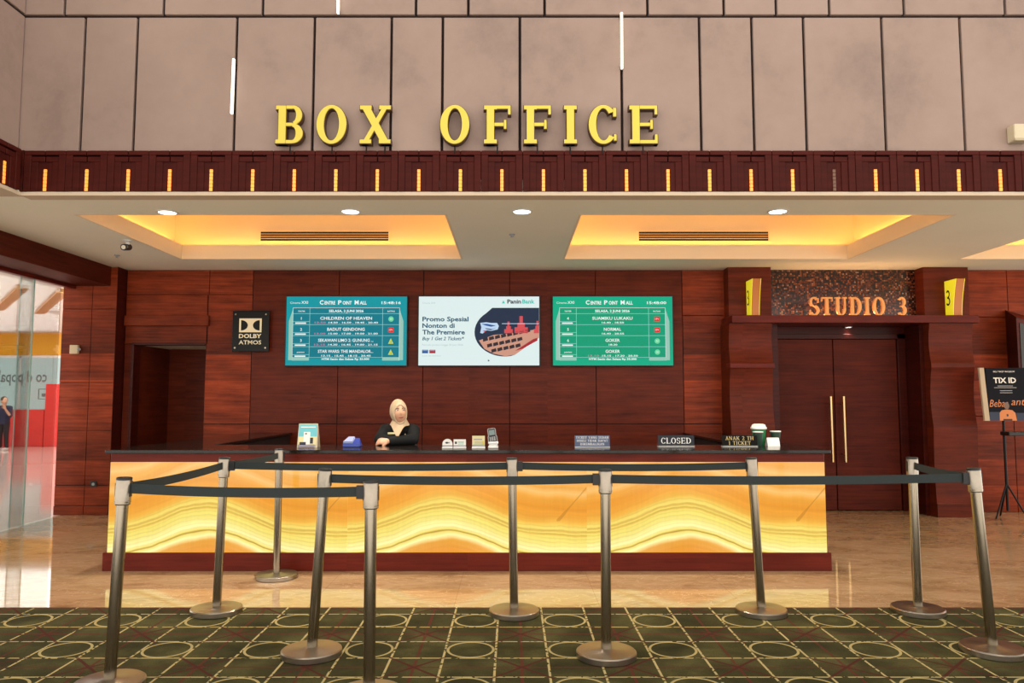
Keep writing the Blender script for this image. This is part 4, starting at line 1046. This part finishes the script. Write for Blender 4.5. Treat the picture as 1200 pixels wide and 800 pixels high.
# ================================================================== STANCHIONS AND BELTS
PH = 1.02
def stanchion(x, y, lean, label):
    o = empty('stanchion', (x, y, FLOOR(y)), label, 'stanchion', 'belt stanchions of the queue')
    MB().lathe([(.0001, 0), (.158, 0), (.165, .004), (.165, .030), (.158, .036), (.05, .040), (.036, .046), (.0001, .046)], 0, 0, 0, 48).build('base', ['brushed_steel'], o, 30, local=True)
    lx, ly = lean
    def pt(z): return (lx * z / PH, ly * z / PH, z)
    MB().tube([pt(.04), pt(.90)], .0285, 28).build('pole', ['chrome'], o, 50, local=True)
    h = MB(); h.tube([pt(.885), pt(.89), pt(1.005), pt(1.01)], [.034, .037, .037, .035], 28); hd = h.build('belt_head', ['brushed_steel'], o, 30, local=True)
    c = MB(); c.tube([pt(1.008), pt(1.018), pt(PH)], [.037, .037, .034], 28); c.build('cap', ['black_plastic'], hd, 30, local=True)
    k = MB(); a = pt(.955)
    for dx, dy in ((1, 0), (-1, 0), (0, 1)): k.box(a[0] + dx * .034 - .011 * abs(dy) - .004 * abs(dx), a[0] + dx * .034 + .011 * abs(dy) + .004 * abs(dx), a[1] + dy * .034 - .011 * abs(dx) - .004 * abs(dy), a[1] + dy * .034 + .011 * abs(dx) + .004 * abs(dy), .925, .992)
    k.build('belt_slot', ['black_plastic'], hd, local=True)
    MB().tube([pt(.897), pt(.902)], .0378, 24).build('ring', ['chrome'], hd, 40, local=True)
    return o, Vector((x + lx * .955 / PH, y + ly * .955 / PH, FLOOR(y) + .965))
def FLOOR(y): return .008 if y < 5.05 + .2 else 0
POSTS = {
 'A': (-1.975, 3.80, (.035, 0), 'front left stanchion whose base is cut off by the bottom edge'),
 'B': (-.675, 3.66, (-.004, 0), 'stanchion cut off at the bottom edge, ending the belt from the front left one'),
 'C': (-1.108, 4.27, (.058, 0), 'leaning stanchion on the carpet, left end of the long front belt'),
 'D': (.518, 4.242, (.003, 0), 'upright stanchion on the carpet in the middle of the long front belt'),
 'E': (2.684, 4.312, (-.062, 0), 'front right stanchion leaning left, right end of the long front belt'),
 'F': (-1.960, 5.10, (.026, 0), 'stanchion at the carpet edge where three belts meet on the left'),
 'G': (.014, 5.056, (-.014, 0), 'stanchion at the carpet edge in the middle of the rear belt'),
 'H': (1.648, 5.08, (-.045, 0), 'stanchion at the carpet edge in front of the counter, right end of the rear belt'),
 'I': (2.692, 5.10, (0, 0), 'stanchion at the carpet edge in front of the studio doors'),
 'J': (-1.874, 6.10, (.0, 0), 'stanchion on the marble floor close to the onyx counter'),
}
ST = {k: stanchion(*v) for k, v in POSTS.items()}
def belt(a, b, sag=.012):
    """a belt drawn from the head of post a and clipped into post b"""
    o, p = ST[a]; _, q = ST[b]; d = (q - p); d.z = 0; d.normalize()
    p0 = p + d * .036; q0 = q - d * .066; n = 16; vs = []; fs = []
    nr = Vector((-d.y, d.x, 0)) * .0009; hh = .024
    for i in range(n + 1):
        t = i / n; c = p0.lerp(q0, t); c.z -= sag * 4 * t * (1 - t)
        for s, w in ((-1, -1), (1, -1), (1, 1), (-1, 1)): vs.append(c + nr * s + Vector((0, 0, hh * w)))
    for i in range(n):
        for k in range(4): fs.append((i * 4 + k, i * 4 + (k + 1) % 4, i * 4 + 4 + (k + 1) % 4, i * 4 + 4 + k))
    fs += [(0, 1, 2, 3), (n * 4 + 3, n * 4 + 2, n * 4 + 1, n * 4)]
    bo = MB().add(vs, fs).build('belt', ['belt_fabric'], o)
    k = MB(); c = q - d * .053; e = Vector((-d.y, d.x, 0))
    def cor(u, w, z): v = c + d * u + e * w; return (v.x, v.y, c.z + z)
    k.hexa([cor(-.017, -.011, -.034), cor(.017, -.011, -.034), cor(.017, .011, -.034), cor(-.017, .011, -.034), cor(-.017, -.011, .03), cor(.017, -.011, .03), cor(.017, .011, .03), cor(-.017, .011, .03)])
    k.build('belt_clip', ['black_plastic'], bo)
for a, b in (('A', 'B'), ('F', 'A'), ('C', 'D'), ('D', 'E'), ('G', 'F'), ('H', 'G'), ('J', 'F'), ('I', 'E')): belt(a, b)

# ================================================================== RIGHT EDGE: poster stand, wall cabinet
o = empty('poster_stand', (5.86, 9.0, 0), 'black tripod stand holding a dark app poster at the right edge', 'poster stand')
b = MB()
for a in (200, 320, 80):
    a = math.radians(a); b.tube([(5.86, 9.0, .42), (5.86 + .2 * math.cos(a), 9.0 + .2 * math.sin(a), .012)], .010, 10)
b.build('tripod', ['black_metal'], o, 40)
MB().tube([(5.86, 9.0, .10), (5.86, 9.0, 1.2)], .015, 14).build('pole', ['black_metal'], o, 40)
MB().box(5.83, 6.10, 8.86, 9.03, .985, 1.03, 0, .006, 1).build('shelf', ['black_plastic'], o)
bd = MB().hexa([(5.585, 8.82, 1.165), (6.13, 8.78, 1.165), (6.13, 8.815, 1.165), (5.585, 8.855, 1.165), (5.585, 8.86, 1.782), (6.13, 8.82, 1.782), (6.13, 8.855, 1.782), (5.585, 8.895, 1.782)]).build('board', ['poster_dark'], o)
MB().hexa([(5.541, 8.84, 1.163), (5.584, 8.818, 1.163), (5.584, 8.86, 1.163), (5.541, 8.87, 1.163), (5.525, 8.88, 1.784), (5.568, 8.86, 1.784), (5.584, 8.90, 1.784), (5.525, 8.91, 1.784)]).build('board_edge', ['paper_tan'], bd)
b = MB()
def onp(u, v, k=1): # board coordinates in metres from its lower left corner
    x = 5.585 + u; y = 8.82 - .04 * u / .545 + .04 * v / .617 - .0012 * k; return (x, y, 1.165 + v)
tmp = MB(); text(tmp, 'TIX ID', .205, .44, 0, .062, 0, width=.255, align='C', bold=.03)
text(tmp, 'Bebas', .01, .16, 0, .085, 1, width=.21, shear=.3, bold=.0); text(tmp, 'antre', .255, .18, 0, .085, 1, width=.25, shear=.3, bold=.0)
text(tmp, 'BELI TIKET BIOSKOP', .205, .565, 0, .016, 0, width=.24, align='C'); 
b.add([onp(v[0], v[2], 1) for v in tmp.v], tmp.f, 0); b.m = list(tmp.m)
def pr(u0, u1, v0, v1, m, k=1): b.add([onp(u0, v0, k), onp(u1, v0, k), onp(u1, v1, k), onp(u0, v1, k)], [(0, 1, 2, 3)], m)
for u0, u1, v in ((.12, .29, .40), (.08, .33, .38), (.14, .28, .345), (.14, .28, .32)): pr(u0, u1, v, v + .008, 2)
pr(.0, .13, .0, .10, 3); pr(.30, .545, .0, .09, 3)
sh_ = [(.11, 0), (.115, .09), (.14, .12), (.18, .128), (.22, .128), (.26, .12), (.29, .09), (.30, 0)]
b.add([onp(u, v, 2) for u, v in sh_], [tuple(range(len(sh_)))], 1)
b.add([onp(.2 + .03 * math.cos(k * PI / 8), .172 + .042 * math.sin(k * PI / 8), 2) for k in range(16)], [tuple(range(16))], 4)
pr(.15, .25, 0, .02, 5, 3); pr(.19, .21, .05, .075, 5, 3)
b.build('print', ['paper_white', 'poster_orange', 'ink_grey', 'poster_blue', 'poster_face', 'ink_dark'], bd)
b = MB(); b.hexa([(6.21, 9.20, 1.55), (6.75, 9.30, 1.55), (6.75, YB, 1.55), (6.31, YB, 1.55), (6.21, 9.20, 2.42), (6.75, 9.30, 2.30), (6.75, YB, 2.42), (6.31, YB, 2.55)])
o = empty('wall_cabinet', (6.3, YB, 1.55), 'dark wood wall cabinet with sloping top at the right edge above the poster', 'cabinet')
b.build('cabinet_body', ['veneer_dark'], o)
MB().hexa([(6.25, 9.20, 1.6), (6.7, 9.283, 1.6), (6.7, 9.297, 1.6), (6.25, 9.214, 1.6), (6.25, 9.20, 2.35), (6.7, 9.283, 2.24), (6.7, 9.297, 2.24), (6.25, 9.214, 2.35)]).build('front_panel', ['black_plastic'], o)

# ================================================================== PEOPLE
def remeshed(mb, name, mats, parent, voxel, smooth_it=4):
    me = mb.mesh(name, mats); ob = bpy.data.objects.new('tmp', me); COL.objects.link(ob)
    m = ob.modifiers.new('r', 'REMESH'); m.mode = 'VOXEL'; m.voxel_size = voxel; m.use_smooth_shade = True
    s = ob.modifiers.new('s', 'SMOOTH'); s.iterations = smooth_it; s.factor = .5
    bpy.context.view_layer.update()
    dg = bpy.context.evaluated_depsgraph_get()
    new = bpy.data.meshes.new_from_object(ob.evaluated_get(dg)); new.name = name
    bpy.data.objects.remove(ob)
    new.transform(Matrix.Translation(-parent.location)); new.polygons.foreach_set('use_smooth', [True] * len(new.polygons))
    o = bpy.data.objects.new(name, new); COL.objects.link(o); o.parent = parent
    return o
def hand(mb, w, d, n, thumb, curl=.5):
    w = Vector(w); d = Vector(d).normalized(); n = Vector(n); n = (n - d * d.dot(n)).normalized(); s = d.cross(n) * thumb
    mb.tube([w, w + d * .03, w + d * .075, w + d * .088], [.024, .032, .038, .034], 14, 0, .42, s)
    for off, L in ((.028, .068), (.0095, .077), (-.0095, .072), (-.027, .056)):
        p = w + d * .082 + s * off; ang = 0; r = .0088
        for f in (.46, .31, .23):
            ang += curl; q = p + (d * math.cos(ang) - n * math.sin(ang)) * L * f * 1.1; mb.capsule(p, q, r, r * .88); p = q; r *= .88
    p = w + d * .025 + s * .024
    for a, L, r in ((.75, .042, .0115), (.45, .03, .0098)):
        q = p + (d * math.cos(a) + s * math.sin(a) - n * .25).normalized() * L; mb.capsule(p, q, r, r * .9); p = q
def head_mesh(R):
    """head about its centre, face towards -y; R rotates it; returns MB in local metres"""
    bm = bmesh.new(); bmesh.ops.create_uvsphere(bm, u_segments=40, v_segments=30, radius=1)
    for v in bm.verts:
        x, y, z = v.co
        X = x * .073; Y = y * .092; Z = z * .112
        if z < 0: X *= 1 - .30 * (-z) ** 1.5; Y = Y * (1 - .12 * (-z)) - .010 * (-z)          # jaw
        if y < 0:
            fr = max(0, -y)
            nose = math.exp(-((x * .073) / .011) ** 2) * math.exp(-((Z + .012) / .022) ** 2); Y -= .020 * nose * fr
            bridge = math.exp(-((x * .073) / .009) ** 2) * math.exp(-((Z - .015) / .02) ** 2); Y -= .006 * bridge * fr
            for s in (-1, 1):
                eye = math.exp(-((x * .073 - s * .030) / .015) ** 2) * math.exp(-((Z - .016) / .012) ** 2); Y += .008 * eye * fr
                chk = math.exp(-((x * .073 - s * .036) / .02) ** 2) * math.exp(-((Z + .022) / .024) ** 2); Y -= .006 * chk * fr
            lip = math.exp(-((x * .073) / .022) ** 2) * math.exp(-((Z + .052) / .010) ** 2); Y -= .006 * lip * fr
            chin = math.exp(-((x * .073) / .022) ** 2) * math.exp(-((Z + .095) / .02) ** 2); Y -= .008 * chin * fr
        v.co = (X, Y, Z)
    h = MB().bm(bm)
    for s in (-1, 1): h.ball((s * .074, .008, -.004), (.010, .020, .030), 0, 2)
    h.v = [tuple(R @ Vector(v)) for v in h.v]
    return h
def merge(dst, src, off=(0, 0, 0)):
    dst.add([(v[0] + off[0], v[1] + off[1], v[2] + off[2]) for v in src.v], src.f); return dst
def face_parts(head, c, R, body, brow='hair_brown'):
    c = Vector(c)
    W = lambda p: tuple(R @ Vector(p) + c)
    for s in (-1, 1):
        e = MB().ball((0, 0, 0), (.0115, .006, .0062), 0, 2); e.v = [W((v[0] + s * .030, v[1] - .0765, v[2] + .016)) for v in e.v]; e.build('eye', ['white_plastic'], body, 60)
        i = MB().ball((0, 0, 0), (.0055, .004, .0058), 0, 2); i.v = [W((v[0] + s * .030 + .002, v[1] - .0805, v[2] + .016)) for v in i.v]; i.build('iris', ['eye_dark'], body, 60)
        b = MB().tube([(s * .014, -.086, .030), (s * .030, -.083, .036), (s * .046, -.072, .030)], .0028, 8); b.v = [W(v) for v in b.v]; b.build('eyebrow', [brow], body, 60)
    m = MB().tube([(-.024, -.083, -.050), (-.010, -.0915, -.053), (.010, -.0915, -.053), (.024, -.083, -.050)], [.002, .0055, .0055, .002], 10); m.v = [W(v) for v in m.v]; m.build('lips', ['lip_red'], body, 60)

# --- cashier in a beige headscarf, leaning on the worktop with folded arms
PXc = -1.075
o = empty('person', (PXc, 7.55, 0), 'person in beige headscarf and black jacket leaning on the counter with folded arms', 'person')
X = lambda dx, y, z: (PXc + dx, y, z)
hc = X(.0, 7.15, 1.292); R = Matrix.Rotation(math.radians(22), 3, 'Z') @ Matrix.Rotation(math.radians(-3), 3, 'X') @ Matrix.Rotation(math.radians(-4), 3, 'Y')
bd = MB(); merge(bd, head_mesh(R), hc)
bd.capsule(X(0, 7.20, 1.14), X(0, 7.165, 1.23), .052, .048)
bd.tube([X(0, 7.64, .76), X(0, 7.60, .84), X(0, 7.48, .95), X(0, 7.34, 1.06), X(0, 7.24, 1.14)], [.13, .15, .125, .145, .10], 20, 0, .68, (1, 0, 0))
joints = {}
for s in (-1, 1):
    sh, el = X(s * .130, 7.22, 1.115), X(s * .158, 7.03, 1.042)
    wr = X(-.04, 6.875, 1.034) if s == 1 else X(.03, 7.06, 1.042)
    joints[s] = (sh, el, wr)
    bd.capsule(X(0, 7.22, 1.12), sh, .06, .052); bd.capsule(sh, el, .048, .038); bd.capsule(el, wr, .037, .024)
    hip, kn, an = X(s * .085, 7.63, .78), X(s * .095, 7.66, .42), X(s * .10, 7.70, .075)
    bd.capsule(hip, kn, .075, .05); bd.capsule(kn, an, .05, .034)
hand(bd, joints[1][2], (-1, .05, .02), (0, -.75, .6), -1, .55)
hand(bd, joints[-1][2], (1, .12, -.02), (0, -.2, 1), 1, .35)
body = remeshed(bd, 'body', ['skin'], o, .0045, 3)
face_parts(None, hc, R, body)
jk = MB()
jk.tube([X(0, 7.645, .74), X(0, 7.61, .85), X(0, 7.49, .955), X(0, 7.34, 1.065), X(0, 7.245, 1.135), X(0, 7.215, 1.165)], [.155, .16, .14, .15, .115, .06], 22, 0, .78, (1, 0, 0))
for s in (-1, 1):
    sh, el, wr = (Vector(v) for v in joints[s]); wr = el.lerp(wr, .92)
    jk.capsule(X(0, 7.23, 1.115), sh, .075, .066); jk.capsule(sh, el, .062, .052); jk.capsule(el, wr, .05, .038)
jacket = remeshed(jk, 'jacket', ['jacket_black'], o, .006, 5)
b = MB(); b.box(PXc - .085, PXc - .02, 7.052, 7.060, 1.090, 1.107, 0, .002, 1)
b.build('name_tag', ['paper_cream'], jacket)
b = MB(); b.ball(X(.075, 7.075, 1.085), (.008, .004, .010), 0, 2); b.build('brooch', ['chrome'], jacket)
tr = MB(); tr.tube([X(0, 7.64, .88), X(0, 7.64, .74)], [.152, .16], 20, 0, .75, (1, 0, 0))
for s in (-1, 1): tr.capsule(X(s * .085, 7.63, .76), X(s * .095, 7.66, .42), .088, .07); tr.capsule(X(s * .095, 7.66, .42), X(s * .10, 7.70, .12), .07, .06)
remeshed(tr, 'trousers', ['trouser_black'], o, .01, 3)
for s in (-1, 1):
    f = MB(); f.capsule(X(s * .10, 7.73, .042), X(s * .11, 7.55, .034), .042, .034); f.v = [(v[0], v[1], max(v[2], 0.0)) for v in f.v]; f.build('shoe', ['black_plastic'], o, 60)
# headscarf: a shell around the head, open at the face, running down over the neck to a point on the chest
def headscarf():
    bm = bmesh.new(); bmesh.ops.create_uvsphere(bm, u_segments=48, v_segments=36, radius=1)
    for v in bm.verts:
        x, y, z = v.co; v.co = (x * .082, y * .100 + .004, z * .122 + .004)
        if z < 0: v.co.x *= 1 - .18 * (-z) ** 1.5
    dele = [f for f in bm.faces if (lambda c: c.y < -.01 and (c.x / .058) ** 2 + ((c.z + .022) / .088) ** 2 < 1)(f.calc_center_median())]
    bmesh.ops.delete(bm, geom=dele, context='FACES')
    rr = bmesh.ops.solidify(bm, geom=list(bm.faces), thickness=.008)
    sc = MB().bm(bm); sc.v = [tuple(R @ Vector(v) + Vector(hc)) for v in sc.v]
    # rolled edge around the face
    ring = [tuple(R @ Vector((.060 * math.cos(a), -.070 + .010 * math.sin(a) ** 2 + .008 * abs(math.cos(a)), -.022 + .089 * math.sin(a))) + Vector(hc)) for a in [2 * PI * k / 32 for k in range(33)]]
    sc.tube(ring, .0055, 10)
    # neck and chest drape
    n = 28; rows = []
    for t in range(9):
        q = t / 8; row = []
        for k in range(n):
            a = 2 * PI * k / n; front = max(0, -math.sin(a))
            z = 1.225 - q * (.055 + .105 * front ** 4); rx = .064 + .030 * q ** .9; ry = .066 + .046 * q
            row.append((PXc + .006 + rx * math.cos(a) * (1 - .35 * q * front), 7.178 + .0 + ry * math.sin(a) - .035 * q * front, z + .004 * math.sin(6 * a) * q))
        rows.append(row)
    vs = [p for r in rows for p in r]; inner = [(PXc + (p[0] - PXc) * .9, 7.178 + (p[1] - 7.178) * .9, p[2]) for p in vs]
    fs = []
    N = len(vs)
    for t in range(8):
        for k in range(n):
            l = (k + 1) % n; fs.append((t * n + k, t * n + l, (t + 1) * n + l, (t + 1) * n + k)); fs.append((N + t * n + l, N + t * n + k, N + (t + 1) * n + k, N + (t + 1) * n + l))
    for k in range(n):
        l = (k + 1) % n; fs.append((k, N + k, N + l, l)); fs.append((8 * n + k, 8 * n + l, N + 8 * n + l, N + 8 * n + k))
    sc.add(vs + inner, fs)
    return sc.build('headscarf', ['hijab_cloth'], o, 60)
headscarf()

# --- passer-by in the mall, at the left edge
mx, my = -14.0, 20.8
o = empty('person', (mx, my, 0), 'person in dark blue clothes holding a phone up in the mall behind the glass', 'person')
X = lambda dx, dy, z: (mx + dx, my + dy, z)
R = Matrix.Rotation(math.radians(60), 3, 'Z'); hc = X(0, -.02, 1.36)
bd = MB(); merge(bd, head_mesh(R), hc); bd.capsule(X(0, 0, 1.2), X(0, -.01, 1.28), .05, .045)
bd.tube([X(0, 0, .78), X(0, 0, .88), X(0, 0, 1.0), X(0, 0, 1.12), X(0, 0, 1.2)], [.13, .14, .12, .14, .09], 18, 0, .68, (1, 0, 0))
arms = {}
for s in (-1, 1):
    sh, el, wr = X(s * .16, 0, 1.17), X(s * .22, -.08, .95), X(s * .15 + .04, -.25, 1.14)
    arms[s] = (sh, el, wr); bd.capsule(X(0, 0, 1.17), sh, .055, .05); bd.capsule(sh, el, .045, .036); bd.capsule(el, wr, .036, .024)
    hand(bd, wr, (-s * .2, -.3, .9), (0, 1, .3), s, .4)
    bd.capsule(X(s * .08, 0, .78), X(s * .085, -.01, .42), .075, .05); bd.capsule(X(s * .085, -.01, .42), X(s * .09, .02, .06), .05, .034)
body = remeshed(bd, 'body', ['skin'], o, .006, 3); face_parts(None, hc, R, body)
sh_m = MB(); sh_m.tube([X(0, 0, .72), X(0, 0, .9), X(0, 0, 1.02), X(0, 0, 1.13), X(0, 0, 1.21)], [.155, .155, .14, .155, .08], 18, 0, .72, (1, 0, 0))
for s in (-1, 1): sh, el, wr = arms[s]; sh_m.capsule(X(0, 0, 1.17), sh, .068, .062); sh_m.capsule(sh, el, .058, .05)
remeshed(sh_m, 'shirt', ['navy_cloth'], o, .01, 3)
tr = MB(); tr.tube([X(0, 0, .86), X(0, 0, .72)], [.145, .15], 18, 0, .74, (1, 0, 0))
for s in (-1, 1): tr.capsule(X(s * .08, 0, .76), X(s * .085, -.01, .42), .085, .065); tr.capsule(X(s * .085, -.01, .42), X(s * .09, .02, .11), .065, .055)
remeshed(tr, 'trousers', ['trouser_black'], o, .01, 3)
for s in (-1, 1):
    f = MB(); f.capsule(X(s * .09, .05, .042), X(s * .10, -.12, .034), .042, .036); f.v = [(v[0], v[1], max(v[2], 0.0)) for v in f.v]; f.build('shoe', ['shoe_white'], o, 60)
hr = MB().ball((0, 0, 0), (.082, .098, .105), 0, 3); hr.v = [tuple(R @ Vector((v[0], v[1] + .022, v[2] + .022)) + Vector(hc)) for v in hr.v]; hr.build('hair', ['hair_brown'], o, 60)
b = MB().box(mx - .0, mx + .075, my - .355, my - .345, 1.20, 1.34, 0, .004, 1); single(b, 'phone', ['black_plastic'], 'dark phone held up by the person in the mall', 'phone')
